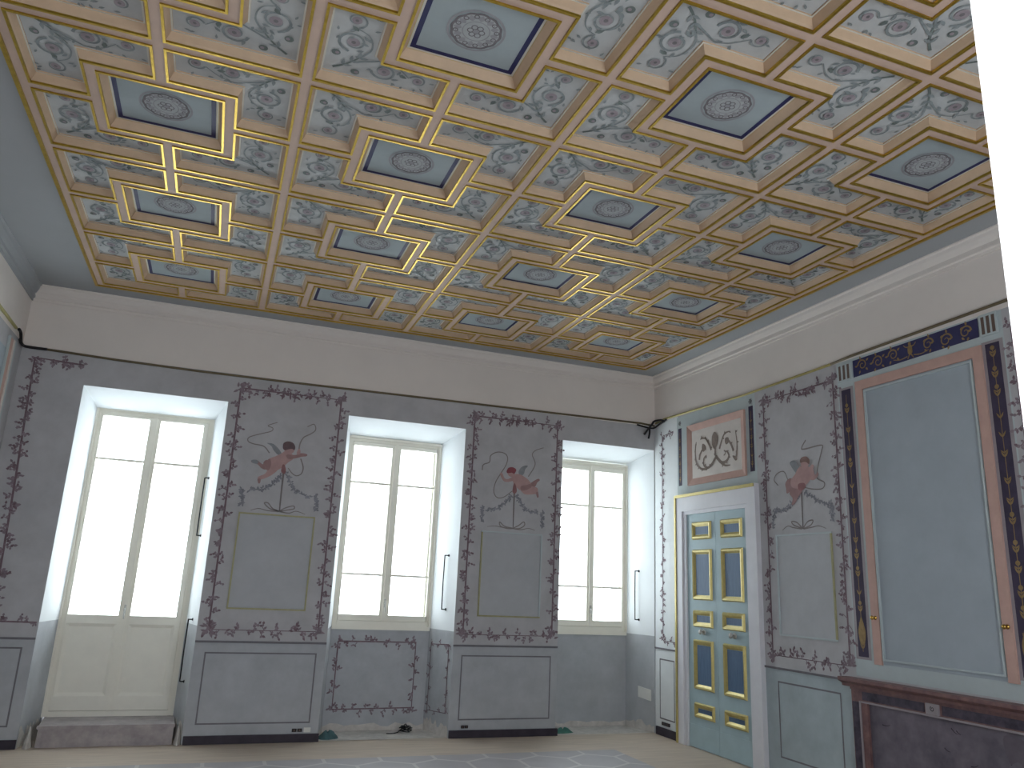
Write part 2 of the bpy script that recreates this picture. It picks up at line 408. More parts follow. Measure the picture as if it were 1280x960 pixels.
MURAL_B = {
  'staff': ('s', [(4.509, 2.589), (4.51, 2.397), (4.512, 2.177)], 'staff', 0.022, 0.012),
  'ribl': ('s', [(4.107, 2.795), (4.117, 2.858), (4.189, 2.895), (4.2, 2.971), (4.281, 3.02), (4.375, 3.011), (4.409, 2.958), (4.391, 2.876), (4.335, 2.78), (4.277, 2.675), (4.258, 2.569), (4.299, 2.5), (4.38, 2.508), (4.483, 2.587)], 'ribbon', 0.012, 0.01),
  'ribr': ('s', [(4.674, 2.771), (4.735, 2.868), (4.755, 2.94), (4.716, 3.03), (4.752, 3.085), (4.856, 3.129)], 'ribbon', 0.012, 0.009),
  'garl': ('l', [(4.475, 2.531), (4.409, 2.451), (4.321, 2.381), (4.191, 2.354)]),
  'garr': ('l', [(4.545, 2.536), (4.61, 2.436), (4.693, 2.371), (4.802, 2.367)]),
  'dropl': ('l', [(4.133, 2.381), (4.134, 2.308), (4.141, 2.234)]),
  'dropr': ('l', [(4.87, 2.372), (4.87, 2.299), (4.87, 2.21)]),
  'knotl': ('s', [(4.513, 2.167), (4.409, 2.182), (4.348, 2.227), (4.359, 2.181), (4.436, 2.16), (4.513, 2.162)], 'ribbon', 0.012, 0.012),
  'knotr': ('s', [(4.513, 2.167), (4.58, 2.203), (4.638, 2.246), (4.652, 2.21), (4.595, 2.17), (4.513, 2.162)], 'ribbon', 0.012, 0.012),
  'taill': ('s', [(4.502, 2.161), (4.384, 2.168), (4.292, 2.177), (4.202, 2.166)], 'ribbon', 0.012, 0.006),
  'tailr': ('s', [(4.515, 2.162), (4.608, 2.156), (4.701, 2.177), (4.783, 2.16)], 'ribbon', 0.012, 0.006),
  'wing': ('p', [(4.55, 2.81), (4.58, 2.869), (4.631, 2.896), (4.665, 2.892), (4.633, 2.852), (4.619, 2.8), (4.582, 2.771)], 'wing'),
  'leg2': ('p', [(4.652, 2.705), (4.707, 2.7), (4.754, 2.732), (4.803, 2.757), (4.822, 2.74), (4.789, 2.71), (4.77, 2.668), (4.71, 2.637)], 'skinS'),
  'leg1': ('p', [(4.575, 2.626), (4.655, 2.652), (4.715, 2.663), (4.791, 2.65), (4.803, 2.614), (4.811, 2.547), (4.795, 2.539), (4.78, 2.574), (4.713, 2.565), (4.631, 2.566)], 'skin'),
  'foot1': ('p', [(4.78, 2.593), (4.804, 2.601), (4.814, 2.548), (4.795, 2.536)], 'skinS'),
  'torso': ('p', [(4.472, 2.761), (4.527, 2.788), (4.581, 2.784), (4.658, 2.746), (4.707, 2.7), (4.716, 2.65), (4.656, 2.614), (4.589, 2.602), (4.534, 2.633), (4.492, 2.682)], 'skin'),
  'shade': ('p', [(4.587, 2.652), (4.654, 2.67), (4.708, 2.688), (4.716, 2.65), (4.656, 2.614), (4.596, 2.603)], 'skinS'),
  'arm': ('p', [(4.478, 2.749), (4.497, 2.713), (4.425, 2.686), (4.371, 2.694), (4.331, 2.749), (4.329, 2.782), (4.353, 2.78), (4.38, 2.728), (4.423, 2.719)], 'skin'),
  'head': ('p', [(4.413, 2.794), (4.438, 2.834), (4.492, 2.83), (4.507, 2.79), (4.482, 2.753), (4.437, 2.755)], 'skin'),
  'hair': ('p', [(4.403, 2.812), (4.423, 2.849), (4.473, 2.862), (4.518, 2.841), (4.513, 2.807), (4.493, 2.788), (4.466, 2.797), (4.433, 2.789), (4.409, 2.79)], 'hairR'),
  'drape': ('p', [(4.499, 2.676), (4.522, 2.659), (4.539, 2.592), (4.517, 2.559), (4.491, 2.569), (4.485, 2.6)], 'drape'),
}
MURAL_C = {
  'staff': ('s', [(-2.224, 2.509), (-2.22, 2.324), (-2.217, 2.158)], 'staff', 0.022, 0.012),
  'ribl': ('s', [(-1.906, 2.578), (-1.851, 2.638), (-1.897, 2.693), (-1.993, 2.703), (-2.04, 2.631), (-2.043, 2.604)], 'ribbon', 0.012, 0.009),
  'ribr': ('s', [(-2.313, 2.959), (-2.255, 2.896), (-2.288, 2.877), (-2.511, 2.881), (-2.507, 2.828), (-2.467, 2.733), (-2.437, 2.645), (-2.437, 2.587), (-2.52, 2.542), (-2.493, 2.492), (-2.378, 2.497), (-2.261, 2.525)], 'ribbon', 0.014, 0.01),
  'garl': ('l', [(-2.184, 2.47), (-2.083, 2.385), (-1.987, 2.344), (-1.842, 2.337)]),
  'garr': ('l', [(-2.263, 2.48), (-2.372, 2.42), (-2.483, 2.369), (-2.617, 2.314)]),
  'dropl': ('l', [(-1.865, 2.358), (-1.825, 2.282), (-1.806, 2.187)]),
  'dropr': ('l', [(-2.572, 2.362), (-2.592, 2.281), (-2.59, 2.209)]),
  'knotl': ('s', [(-2.217, 2.154), (-2.102, 2.189), (-2.072, 2.224), (-2.141, 2.212), (-2.217, 2.151)], 'ribbon', 0.012, 0.012),
  'knotr': ('s', [(-2.217, 2.154), (-2.286, 2.212), (-2.352, 2.219), (-2.318, 2.177), (-2.217, 2.151)], 'ribbon', 0.012, 0.012),
  'taill': ('s', [(-2.204, 2.15), (-2.088, 2.168), (-2.014, 2.185), (-1.94, 2.151)], 'ribbon', 0.012, 0.006),
  'tailr': ('s', [(-2.228, 2.149), (-2.34, 2.159), (-2.422, 2.166), (-2.51, 2.139)], 'ribbon', 0.012, 0.006),
  'wing': ('p', [(-2.085, 2.774), (-2.137, 2.79), (-2.185, 2.761), (-2.229, 2.678), (-2.188, 2.652), (-2.127, 2.708)], 'wing'),
  'leg2': ('p', [(-2.07, 2.628), (-2.156, 2.601), (-2.127, 2.544), (-2.074, 2.506), (-2.025, 2.49), (-2.017, 2.532), (-2.011, 2.59)], 'skinS'),
  'leg1': ('p', [(-2.115, 2.545), (-2.264, 2.555), (-2.235, 2.491), (-2.182, 2.445), (-2.123, 2.382), (-2.083, 2.381), (-2.102, 2.435), (-2.061, 2.49)], 'skinS'),
  'torso': ('p', [(-2.202, 2.713), (-2.276, 2.727), (-2.342, 2.702), (-2.38, 2.644), (-2.342, 2.581), (-2.274, 2.537), (-2.176, 2.522), (-2.095, 2.547), (-2.089, 2.608), (-2.148, 2.657)], 'skin'),
  'arm': ('p', [(-2.322, 2.684), (-2.388, 2.676), (-2.412, 2.623), (-2.446, 2.644), (-2.453, 2.615), (-2.396, 2.578), (-2.339, 2.598)], 'skin'),
  'arm2': ('p', [(-2.372, 2.72), (-2.404, 2.705), (-2.366, 2.645), (-2.332, 2.666)], 'skin'),
  'head': ('p', [(-2.236, 2.781), (-2.294, 2.794), (-2.34, 2.764), (-2.336, 2.72), (-2.287, 2.702), (-2.24, 2.729)], 'skin'),
  'hair': ('p', [(-2.226, 2.779), (-2.253, 2.804), (-2.311, 2.805), (-2.352, 2.769), (-2.344, 2.729), (-2.314, 2.75), (-2.267, 2.759), (-2.235, 2.755)], 'hairB'),
  'drape': ('p', [(-2.191, 2.563), (-2.264, 2.564), (-2.286, 2.528), (-2.235, 2.499), (-2.187, 2.512)], 'drape'),
}
ORN = {
  'cone': ('p', [(-0.901, 3.272), (-0.941, 3.249), (-0.968, 3.194), (-0.951, 3.13), (-0.912, 3.081), (-0.875, 3.097), (-0.85, 3.157), (-0.858, 3.234)], 'orn'),
  'stem': ('s', [(-0.912, 3.092), (-0.906, 3.026), (-0.923, 2.979)], 'orn', 0.03, 0.02),
  'l1': ('s', [(-0.917, 2.986), (-0.831, 2.914), (-0.755, 2.89), (-0.69, 2.932), (-0.692, 2.999), (-0.731, 3.028), (-0.744, 3.004)], 'orn', 0.035, 0.012),
  'l2': ('s', [(-0.837, 3.08), (-0.793, 3.154), (-0.738, 3.22), (-0.68, 3.235), (-0.631, 3.231)], 'orn', 0.03, 0.012),
  'l3': ('s', [(-0.573, 2.935), (-0.535, 3.009), (-0.529, 3.125), (-0.551, 3.214)], 'orn', 0.03, 0.01),
  'l4': ('s', [(-0.604, 3.0), (-0.626, 3.065), (-0.686, 3.114), (-0.735, 3.129)], 'orn', 0.03, 0.02),
  'l5': ('s', [(-0.563, 2.948), (-0.64, 2.893), (-0.755, 2.879)], 'orn', 0.02, 0.03),
  'lb': ('p', [(-0.669, 3.173), (-0.716, 3.155), (-0.734, 3.107), (-0.685, 3.08), (-0.657, 3.118)], 'orn'),
  'r1': ('s', [(-0.918, 3.002), (-1.015, 2.918), (-1.104, 2.922), (-1.15, 2.97), (-1.125, 3.017), (-1.091, 3.027), (-1.089, 2.995)], 'orn', 0.04, 0.012),
  'r2': ('s', [(-0.985, 3.07), (-1.034, 3.162), (-1.081, 3.22), (-1.135, 3.233), (-1.188, 3.23)], 'orn', 0.03, 0.012),
  'r3': ('s', [(-1.267, 2.911), (-1.288, 2.993), (-1.294, 3.099), (-1.274, 3.231)], 'orn', 0.035, 0.01),
  'r4': ('s', [(-1.23, 3.013), (-1.198, 3.082), (-1.157, 3.131), (-1.131, 3.146)], 'orn', 0.03, 0.02),
  'r5': ('s', [(-1.014, 2.912), (-1.084, 2.876), (-1.171, 2.871)], 'orn', 0.03, 0.012),
  'rb': ('p', [(-1.097, 3.174), (-1.15, 3.17), (-1.156, 3.12), (-1.112, 3.1), (-1.086, 3.131)], 'orn'),
  'rl': ('p', [(-1.21, 2.962), (-1.261, 2.955), (-1.293, 2.919), (-1.259, 2.907)], 'orn'),
}
SKY, FLASH, EXPO = 8.4, 4.5, 0.0
# ================================================================== SETTING
def rectface(mb, x0, x1, z0, z1, key, y=WB):
    mb.face([(x0, y, z0), (x1, y, z0), (x1, y, z1), (x0, y, z1)], key)

# openings in the window wall: outer x range on the wall, inner x range at the recess back, top front / top back
OPEN = dict(door=(-0.035, 1.305, 0.05, 1.19), mid=(2.548, 3.885, 2.655, 3.745), right=(5.105, 6.358, 5.215, 6.25))
ZT0, ZT1, ZP = 3.25, 3.125, 1.03
ZF = 3.55                                   # top of the painted wall
def column(mb, x0, x1, z0=FL, z1=ZF):
    if z0 < 0.89:
        rectface(mb, x0, x1, z0, 0.89, 'dado'); rectface(mb, x0, x1, 0.89, z1, 'wall')
    else: rectface(mb, x0, x1, z0, z1, 'wall')
mb = MB()
xs = [XL, OPEN['door'][0], OPEN['door'][1], OPEN['mid'][0], OPEN['mid'][1], OPEN['right'][0], OPEN['right'][1], XR]
for i in range(0, 8, 2): column(mb, xs[i], xs[i + 1])
for i in range(1, 7, 2): column(mb, xs[i], xs[i + 1], ZT0, ZF)
rectface(mb, XL, XR, ZF, ZM + .1, 'frieze')
for k, (a0, a1, b0, b1) in OPEN.items():
    for o, i in ((a0, b0), (a1, b1)):
        mb.face([(o, WB, FL), (i, YW, FL), (i, YW, ZP), (o, WB, ZP)], 'dado')
        mb.face([(o, WB, ZP), (i, YW, ZP), (i, YW, ZT1), (o, WB, ZT0)], 'reveal')
        mb.face([(i, YW, FL), (i, YW + .4, FL), (i, YW + .4, ZT1 + .02), (i, YW, ZT1 + .02)], 'reveal')
    mb.face([(a0, WB, ZT0), (a1, WB, ZT0), (b1, YW, ZT1), (b0, YW, ZT1)], 'reveal')
    mb.face([(b0, YW, ZT1), (b1, YW, ZT1), (b1, YW + .4, ZT1), (b0, YW + .4, ZT1)], 'reveal')
    if k != 'door':
        rectface(mb, b0, b1, FL, 1.045, 'dado', YW)
        mb.face([(b0, YW, 1.045), (b1, YW, 1.045), (b1, YW + .4, 1.02), (b0, YW + .4, 1.02)], 'reveal')
wall_back = struct(mb.build('wall_back'), 'grey painted wall with three tall recesses for the windows and glazed door', 'wall')
# painted outlines on the piers
def dado_outline(x0, x1, z0=0.148, z1=0.785):
    m = MB(); outline(m, T_back, x0, z0, x1, z1, 0.014, 'line', 0.002); m.build('panel_outline', wall_back)
def dado_line(x0, x1):
    m = MB(); m.box((x0, WB, 0.878), (x1, WB - .012, 0.897), 'line'); m.build('dado_rail', wall_back)
dado_outline(1.411, 2.455); dado_outline(3.99, 5.022); dado_outline(-0.58, -0.133, 0.155, 0.806)
dado_line(1.305, 2.548); dado_line(3.885, 5.105); dado_line(XL, -0.035)
# bare plaster patches at the feet of the recesses
def patch(T, a0, a1, h, seed):
    r = random.Random(seed); m = MB(); n = 14; pts = [T(a0, FL, .003)]
    top = [T(a0 + (a1 - a0) * i / n, FL + h * r.uniform(.55, 1.2), .003) for i in range(n + 1)]
    m.face([T(a0, FL, .003)] + [T(a1, FL, .003)] + top[::-1], 'rough'); m.build('bare_plaster_patch', wall_back)
def T_rev(o, i):
    d = Vector((i - o, DP, 0)); L = d.length; d.normalize(); nn = Vector((-d.y, d.x, 0)) * (1 if i < o else -1)
    return (lambda a, b, n: (o + d.x * a + nn.x * n, WB + d.y * a + nn.y * n, b)), L
patch(T_niche, 2.655, 3.745, .075, 1); patch(T_niche, 5.215, 6.25, .06, 2)
for (o, i, h, sd) in ((3.885, 3.745, .13, 3), (6.358, 6.25, .10, 4), (1.305, 1.19, .17, 5), (-.035, .05, .17, 6), (2.548, 2.655, .1, 7)):
    T, L = T_rev(o, i); patch(T, 0.01, L - .01, h, sd)

mb = MB()
zf = 3.585
def rq(y0, y1, z0, z1, key): mb.face([(XR, y0, z0), (XR, y1, z0), (XR, y1, z1), (XR, y0, z1)], key)
rq(WB, -.16, FL, .905, 'strip'); rq(WB, -.16, .905, zf, 'strip'); rq(-.16, YR, FL, .905, 'dador'); rq(-.16, YR, .905, zf, 'wall'); rq(WB, YR, zf, ZM + .1, 'frieze')
wall_right = struct(mb.build('wall_right'), 'grey painted wall with tall double door and fireplace', 'wall')
m = MB(); m.box((XR, WB, .894), (XR - .012, -.165, .912), 'line'); m.box((XR, -1.61, .894), (XR - .012, -2.66, .912), 'line'); m.build('dado_rail', wall_right)
for (y0, y1) in ((.27, -.03), (-1.79, -2.56)):
    m = MB(); outline(m, T_right, y1, .15, y0, .785, .014, 'line'); m.build('panel_outline', wall_right)

mb = MB()
def lq(y0, y1, z0, z1, key): mb.face([(XL, y0, z0), (XL, y1, z0), (XL, y1, z1), (XL, y0, z1)], key)
lq(WB, YR, FL, zf, 'wall'); lq(WB, YR, zf, ZM + .1, 'frieze')
wall_left = struct(mb.build('wall_left'), 'plain grey wall running along the left edge of the room', 'wall')

# rear wall: the doorway the photograph is taken from, and an unseen window opening added for fill light
DX0, DX1, DZ = 0.72, 1.7604, 2.75
mb = MB()
def rr(x0, x1, z0, z1): mb.face([(x0, YR, z0), (x1, YR, z0), (x1, YR, z1), (x0, YR, z1)], 'wall')
REAR_FILL = [(3.6, 4.8)]; RZ = (1.2, 3.0)
rx = [XL, DX0, DX1, REAR_FILL[0][0], REAR_FILL[0][1], XR]
rr(rx[0], rx[1], FL, ZM + .1); rr(rx[2], rx[3], FL, ZM + .1); rr(rx[4], rx[5], FL, ZM + .1)
rr(DX0, DX1, DZ, ZM + .1)
for a, b in REAR_FILL: rr(a, b, FL, RZ[0]); rr(a, b, RZ[1], ZM + .1)
wall_rear = struct(mb.build('wall_rear'))

mb = MB(); mb.face([(XL, YR - 1.2, FL), (XR, YR - 1.2, FL), (XR, YW + .4, FL), (XL, YW + .4, FL)], 'boards')
floor = struct(mb.build('floor'), 'worn pale wooden floor with a grey hexagon inlay', 'floor')
mb = MB(); mb.box((0.32, -6.6, FL), (5.41, -0.42, FL + .004), 'inlay'); mb.build('hexagon_inlay', floor)
for (x0, x1) in ((2.56, 3.87), (5.12, 6.35)):
    m = MB(); m.face([(x0, WB + .01, FL + .003), (x1, WB + .01, FL + .003), (x1 - .12, YW, FL + .003), (x0 + .12, YW, FL + .003)], 'rough'); m.build('bare_recess_floor', floor)

# plinths
def plinth(name, a, b):
    m = MB(); m.box(a, b, 'plinth'); return struct(m.build(name), None)
plinth('baseboard_left', (XL, WB, FL), (-.035, WB - .02, .045))
plinth('baseboard_back', (1.318, WB, FL), (2.56, WB - .02, .045))
plinth('baseboard_middle', (3.89, WB, FL), (5.125, WB - .02, .045))
plinth('baseboard_right', (XR, .34, FL), (XR - .02, -.12, .055))

# cornice and picture rails
def cornice(name, p0, p1, inward, key='frieze'):
    """profile swept along a wall: p0,p1 on the wall at floor level, inward = unit vector into the room"""
    prof = [(0, ZM + .01), (.075, ZM + .01), (.075, ZM - .012), (.06, ZM - .02), (.055, ZM - .045), (.04, ZM - .07), (.022, ZM - .085), (.022, ZM - .105), (.03, ZM - .11), (.03, ZM - .128), (.012, ZM - .135), (.012, ZM - .16), (0, ZM - .16)]
    m = MB(); iv = Vector(inward)
    m.prism([Vector((p0[0], p0[1], 0)) + iv * d + Vector((0, 0, z)) for d, z in prof], (p0[0], p0[1], 0), (p1[0], p1[1], 0), key)
    return struct(m.build(name))
cornice('trim_1', (XL, WB), (XR, WB), (0, -1, 0))
cornice('trim_2', (XR, WB), (XR, YR), (-1, 0, 0))
cornice('trim_3', (XL, WB), (XL, YR), (1, 0, 0), 'margin')  # darker margin colour on this side only, to tone down the window light
m = MB(); m.tube([(XL + .01, WB - .012, 3.562), (.2, WB - .012, 3.54), (.99, WB - .012, 3.53), (2, WB - .012, 3.535), (3.09, WB - .012, 3.547), (4.6, WB - .012, 3.56), (6.157, WB - .012, 3.574), (XR - .01, WB - .012, 3.56)], .012, 'rail')
rail_back = struct(m.build('trim_4', smooth=True))
m = MB(); m.tube([(XR - .012, .33, 3.585), (XR - .012, .12, 3.606), (XR - .012, -1.427, 3.575), (XR - .012, -2.70, 3.592)], .012, 'railg')
rr_ = struct(m.build('trim_5', smooth=True))
m = MB(); m.tube([(XR - .014, -2.70, 3.592), (XR - .014, -2.94, 3.606), (XR - .014, -3.73, 3.618), (XR - .014, -4.46, 3.632), (XR - .014, -5.6, 3.64)], .012, 'rail'); m.build('dark_rail', rr_, True)
m = MB(); m.tube([(XL + .015, -.02, 3.63), (XL + .015, -1.2, 3.645), (XL + .015, -4, 3.65)], .014, 'railg')
struct(m.build('trim_6', smooth=True))

# ------------------------------------------------------------------ ceiling
mb = MB()
X0, X1, Y0, Y1 = -.016, 5.998, -.034, -6.88
def cq(x0, x1, y0, y1, z, key): mb.face([(x0, y0, z), (x1, y0, z), (x1, y1, z), (x0, y1, z)], key)
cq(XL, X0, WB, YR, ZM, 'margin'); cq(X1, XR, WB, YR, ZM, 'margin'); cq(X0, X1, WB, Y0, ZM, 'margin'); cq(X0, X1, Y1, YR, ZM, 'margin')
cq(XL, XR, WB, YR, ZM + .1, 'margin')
ceiling = struct(mb.build('ceiling'), 'coffered ceiling of rose painted beams with gilt edges', 'ceiling')
HB = .034
xc = [.018, 1.5, 3.0, 4.5, 5.964]
yc = [-.069] + [-CYS * j for j in (1, 2, 3, 4)] + [-6.845]
for i, x in enumerate(xc):
    m = MB(); m.box((x - HB, Y0, ZC), (x + HB, Y1, ZC + .11), 'soffit'); m.build('beam', ceiling)
for j, y in enumerate(yc):
    m = MB()
    for i in range(4): m.box((xc[i] + HB, y - HB, ZC), (xc[i + 1] - HB, y + HB, ZC + .11), 'soffit')
    m.build('cross_beam', ceiling)
m = MB(); g = .012
for (a, b) in (((X0 - g, Y0 + g), (X0 + g, Y1)), ((X1 - g, Y0 + g), (X1 + g, Y1)), ((X0 + g, Y0 - g), (X1 - g, Y0 + g))):
    m.box((a[0], a[1], ZC - .012), (b[0], b[1], ZC + .035), 'gold')
m.build('gilt_border', ceiling)

# ------------------------------------------------------------------ square coffer bays
QX, QY = .3975, .3627
def ccw(p):
    a = sum(p[i][0] * p[(i + 1) % len(p)][1] - p[(i + 1) % len(p)][0] * p[i][1] for i in range(len(p)))
    return p if a > 0 else p[::-1]
def bead(mb, poly, key='gold', w0=-.007, w1=.007, z0=-.008, z1=.004):
    A, B = offpoly(poly, w0), offpoly(poly, w1)
    band(mb, A, z0, B, z0, key); band(mb, A, z0, A, z1, key); band(mb, B, z0, B, z1, key)
def fillet(mb, poly, key, w, z):
    band(mb, poly, z, offpoly(poly, w), z, key)
SPL, REC = .036, .058
def scrollwork(poly_corner, sx, sy, ax, ay, wx, wy, seed):
    """painted arabesque for one L shaped panel: corner (poly_corner), arms run towards the bay centre line"""
    r = random.Random(seed); m = MB(); base = T_ceil(REC - .002)
    cx_, cy_ = poly_corner
    def T(a, b, n): return base(cx_ - sx * a, cy_ - sy * b, n)
    w = .27
    stroke(m, T, [(.05, .04), (.12, .10), (.20, .21)], .016, .008, 'scrolld', .002)
    for t in (.3, .55, .8):
        leaf(m, T, .05 + .15 * t, .03 + .17 * t, .2, .055, .02, 'scroll'); leaf(m, T, .05 + .15 * t, .03 + .17 * t, 1.5, .055, .02, 'scroll')
    for (a, b) in ((.05, .17), (.17, .045)):
        disc(m, T, a, b, .024, 'scrolld', .002, 12); disc(m, T, a + .006, b, .011, 'flower', .003, 10)
    for arm in (0, 1):
        def U(p): return (p[0], p[1]) if arm == 0 else (p[1], p[0])
        ln = ax if arm == 0 else ay; wd = wy if arm == 0 else wx
        c1 = (ln * .52, wd * .50); r1 = wd * .33
        c2 = (ln * .83, wd * .46); r2 = wd * .23
        P = spiral(c1, r1, math.pi * 1.05, 1.55, 1, .22); stroke(m, T, [U(p) for p in P], .017, .006, 'scroll', .002, False)
        stroke(m, T, [U(p) for p in [(.17, wd * .62), (c1[0] - r1 * 1.05, wd * .78), (c1[0] - r1 * .2, wd * .90), (c1[0] + r1 * .9, wd * .8), (c2[0] - r2, c2[1] + r2 * .2)]], .014, .006, 'scroll', .0022)
        P = spiral(c2, r2, math.pi * .9, 1.3, -1, .25); stroke(m, T, [U(p) for p in P], .012, .005, 'scroll', .002, False)
        for c, rr0 in ((c1, .034), (c2, .026)):
            a, b = U(c); disc(m, T, a, b, rr0, 'flower', .0024, 12); disc(m, T, a, b, rr0 * .36, 'rosed', .003, 10)
        for q in range(9):
            a, b = U((r.uniform(.22, ln * .97), wd * r.choice([.1, .14, .86, .9, .5]))); leaf(m, T, a, b, r.uniform(0, 6.28), .034, .014, 'scroll', .0026)
        for q in range(5):
            t = r.uniform(0, 6.28); a, b = U((c1[0] + r1 * math.cos(t), c1[1] + r1 * math.sin(t))); leaf(m, T, a, b, t + 1.2, .045, .018, 'scroll', .0026)
        a, b = U((c1[0] + r1 * 1.15, wd * .55)); leaf(m, T, a, b, r.uniform(0, 6), .05, .026, 'scrolld', .0028)
    return m
CACHE = {}
def put(key, name, parent, maker):
    if key in CACHE:
        o = CACHE[key].copy(); o.name = name; COL.objects.link(o); o.parent = parent
        return o
    o = maker().build(name, parent); CACHE[key] = o
    return o
ORD = ['leftmost', 'second from left', 'third from left', 'rightmost']
ROWL = ['in row nearest the windows', 'in second row from windows', 'in third row from windows', 'in fourth row from windows', 'in fifth row from windows']
def bay(i, j):
    cx_, cy_ = (i + .5) * CXS, -(j + .5) * CYS
    e = empty('square_coffer', (cx_, cy_, ZC))
    tag(e, '%s blue-bordered rosette coffer with four scroll-painted corners, %s' % (ORD[i], ROWL[j]), 'ceiling coffer', 'painted square coffers of the ceiling')
    xl = xc[i] + HB - cx_; xr = xc[i + 1] - HB - cx_; yt = yc[j] - HB - cy_; yb = yc[j + 1] + HB - cy_
    kx = 0 if i == 0 else 2 if i == 3 else 1; ky = 0 if j == 0 else 2 if j == 4 else 1
    h2 = 2 * HB
    def frame():
        m = MB()
        O = [(-QX, -QY), (QX, -QY), (QX, QY), (-QX, QY)]; I = offpoly(O, h2); S = offpoly(I, SPL)
        band(m, O, 0, I, 0, 'soffit'); band(m, I, 0, S, REC, 'splay'); return m
    f = put('frame', 'square_frame', e, frame)
    def fgold():
        m = MB(); O = [(-QX, -QY), (QX, -QY), (QX, QY), (-QX, QY)]; I = offpoly(O, h2)
        bead(m, I); fillet(m, offpoly(I, SPL - .008), 'gilt', .008, REC - .004); return m
    put('fgold', 'gilt_bead', f, fgold)
    for k, (a, b) in enumerate((((-HB, QY), (HB, yt)), ((-HB, yb), (HB, -QY)), ((xl, -HB), (-QX, HB)), ((QX, -HB), (xr, HB)))):
        def rib(a=a, b=b):
            m = MB(); m.face([(a[0], a[1], 0), (b[0], a[1], 0), (b[0], b[1], 0), (a[0], b[1], 0)], 'soffit'); return m
        put(('rib', k, kx, ky), 'rib', e, rib)
    def cpanel():
        m = MB(); S = [(-QX + h2 + SPL, -QY + h2 + SPL), (QX - h2 - SPL, -QY + h2 + SPL), (QX - h2 - SPL, QY - h2 - SPL), (-QX + h2 + SPL, QY - h2 - SPL)]
        m.face([(x, y, REC) for x, y in S], 'csquare'); fillet(m, S, 'cwhite', .014, REC - .001); return m
    cp = put('cpanel', 'rosette_panel', e, cpanel)
    def cborder():
        m = MB(); S = offpoly([(-QX + h2 + SPL, -QY + h2 + SPL), (QX - h2 - SPL, -QY + h2 + SPL), (QX - h2 - SPL, QY - h2 - SPL), (-QX + h2 + SPL, QY - h2 - SPL)], .012)
        fillet(m, S, 'cblue', .027, REC - .0015); return m
    put('cborder', 'blue_border', cp, cborder)
    def ros():
        m = MB(); T = T_ceil(REC - .001)
        ring(m, T, 0, 0, .138, .150, 'rosem', .001); disc(m, T, 0, 0, .128, 'roset', .0015, 40)
        ring(m, T, 0, 0, .118, .131, 'rosed', .002, 48, .02, 12); ring(m, T, 0, 0, .100, .106, 'rosem', .002, 48)
        for q in range(12):
            t = q * math.pi / 6
            leaf(m, T, .074 * math.cos(t), .074 * math.sin(t), t, .046, .030, 'rosem', .0022)
            ring(m, T, .104 * math.cos(t + .26), .104 * math.sin(t + .26), .009, .015, 'rosed', .0024, 10)
        ring(m, T, 0, 0, .066, .072, 'rosem', .002, 40)
        for q in range(6):
            t = q * math.pi / 3; ring(m, T, .030 * math.cos(t), .030 * math.sin(t), .012, .0175, 'rosed', .0024, 12)
        disc(m, T, 0, 0, .014, 'rosem', .003, 12); return m
    put('ros', 'rosette', cp, ros)
    for sx in (-1, 1):
        for sy in (-1, 1):
            ex = xl if sx < 0 else xr; ey = yb if sy < 0 else yt
            L = ccw([(ex, ey), (sx * HB, ey), (sx * HB, sy * QY), (sx * QX, sy * QY), (sx * QX, sy * HB), (ex, sy * HB)])
            F = offpoly(L, SPL); key = (sx, sy, kx if (sx < 0) == (kx == 0) or kx == 1 else 1, ky if (sy > 0) == (ky == 0) or ky == 1 else 1, kx, ky)
            def fld(F=F):
                m = MB(); m.face([(x, y, REC) for x, y in F], 'cfield'); return m
            p = put(('fld',) + key, 'corner_panel', e, fld)
            def scr():
                c = (ex - sx * SPL, ey - sy * SPL)
                ax_ = abs(ex) - HB - 2 * SPL; ay_ = abs(ey) - HB - 2 * SPL; wx_ = abs(ex) - QX - 2 * SPL; wy_ = abs(ey) - QY - 2 * SPL
                return scrollwork(c, sx, sy, ax_, ay_, wx_, wy_, sx * 3 + sy * 7 + kx)
            put(('scr',) + key, 'scroll_painting', p, scr)
            def mld(L=L, F=F):
                m = MB(); A = offpoly(L, .012); Bq = offpoly(L, .027)
                band(m, L, 0, A, REC * .30, 'splay'); band(m, A, REC * .30, Bq, REC * .86, 'splay'); band(m, Bq, REC * .86, F, REC * .86, 'cwhite'); band(m, F, REC * .86, F, REC, 'splay'); return m
            q = put(('mld',) + key, 'corner_moulding', e, mld)
            def gb(L=L, F=F):
                m = MB(); bead(m, L); return m
            put(('gb',) + key, 'gilt_bead', q, gb)
    return e
for j in range(5):
    for i in range(4):
        if j == 4 and i < 2: continue
        bay(i, j)

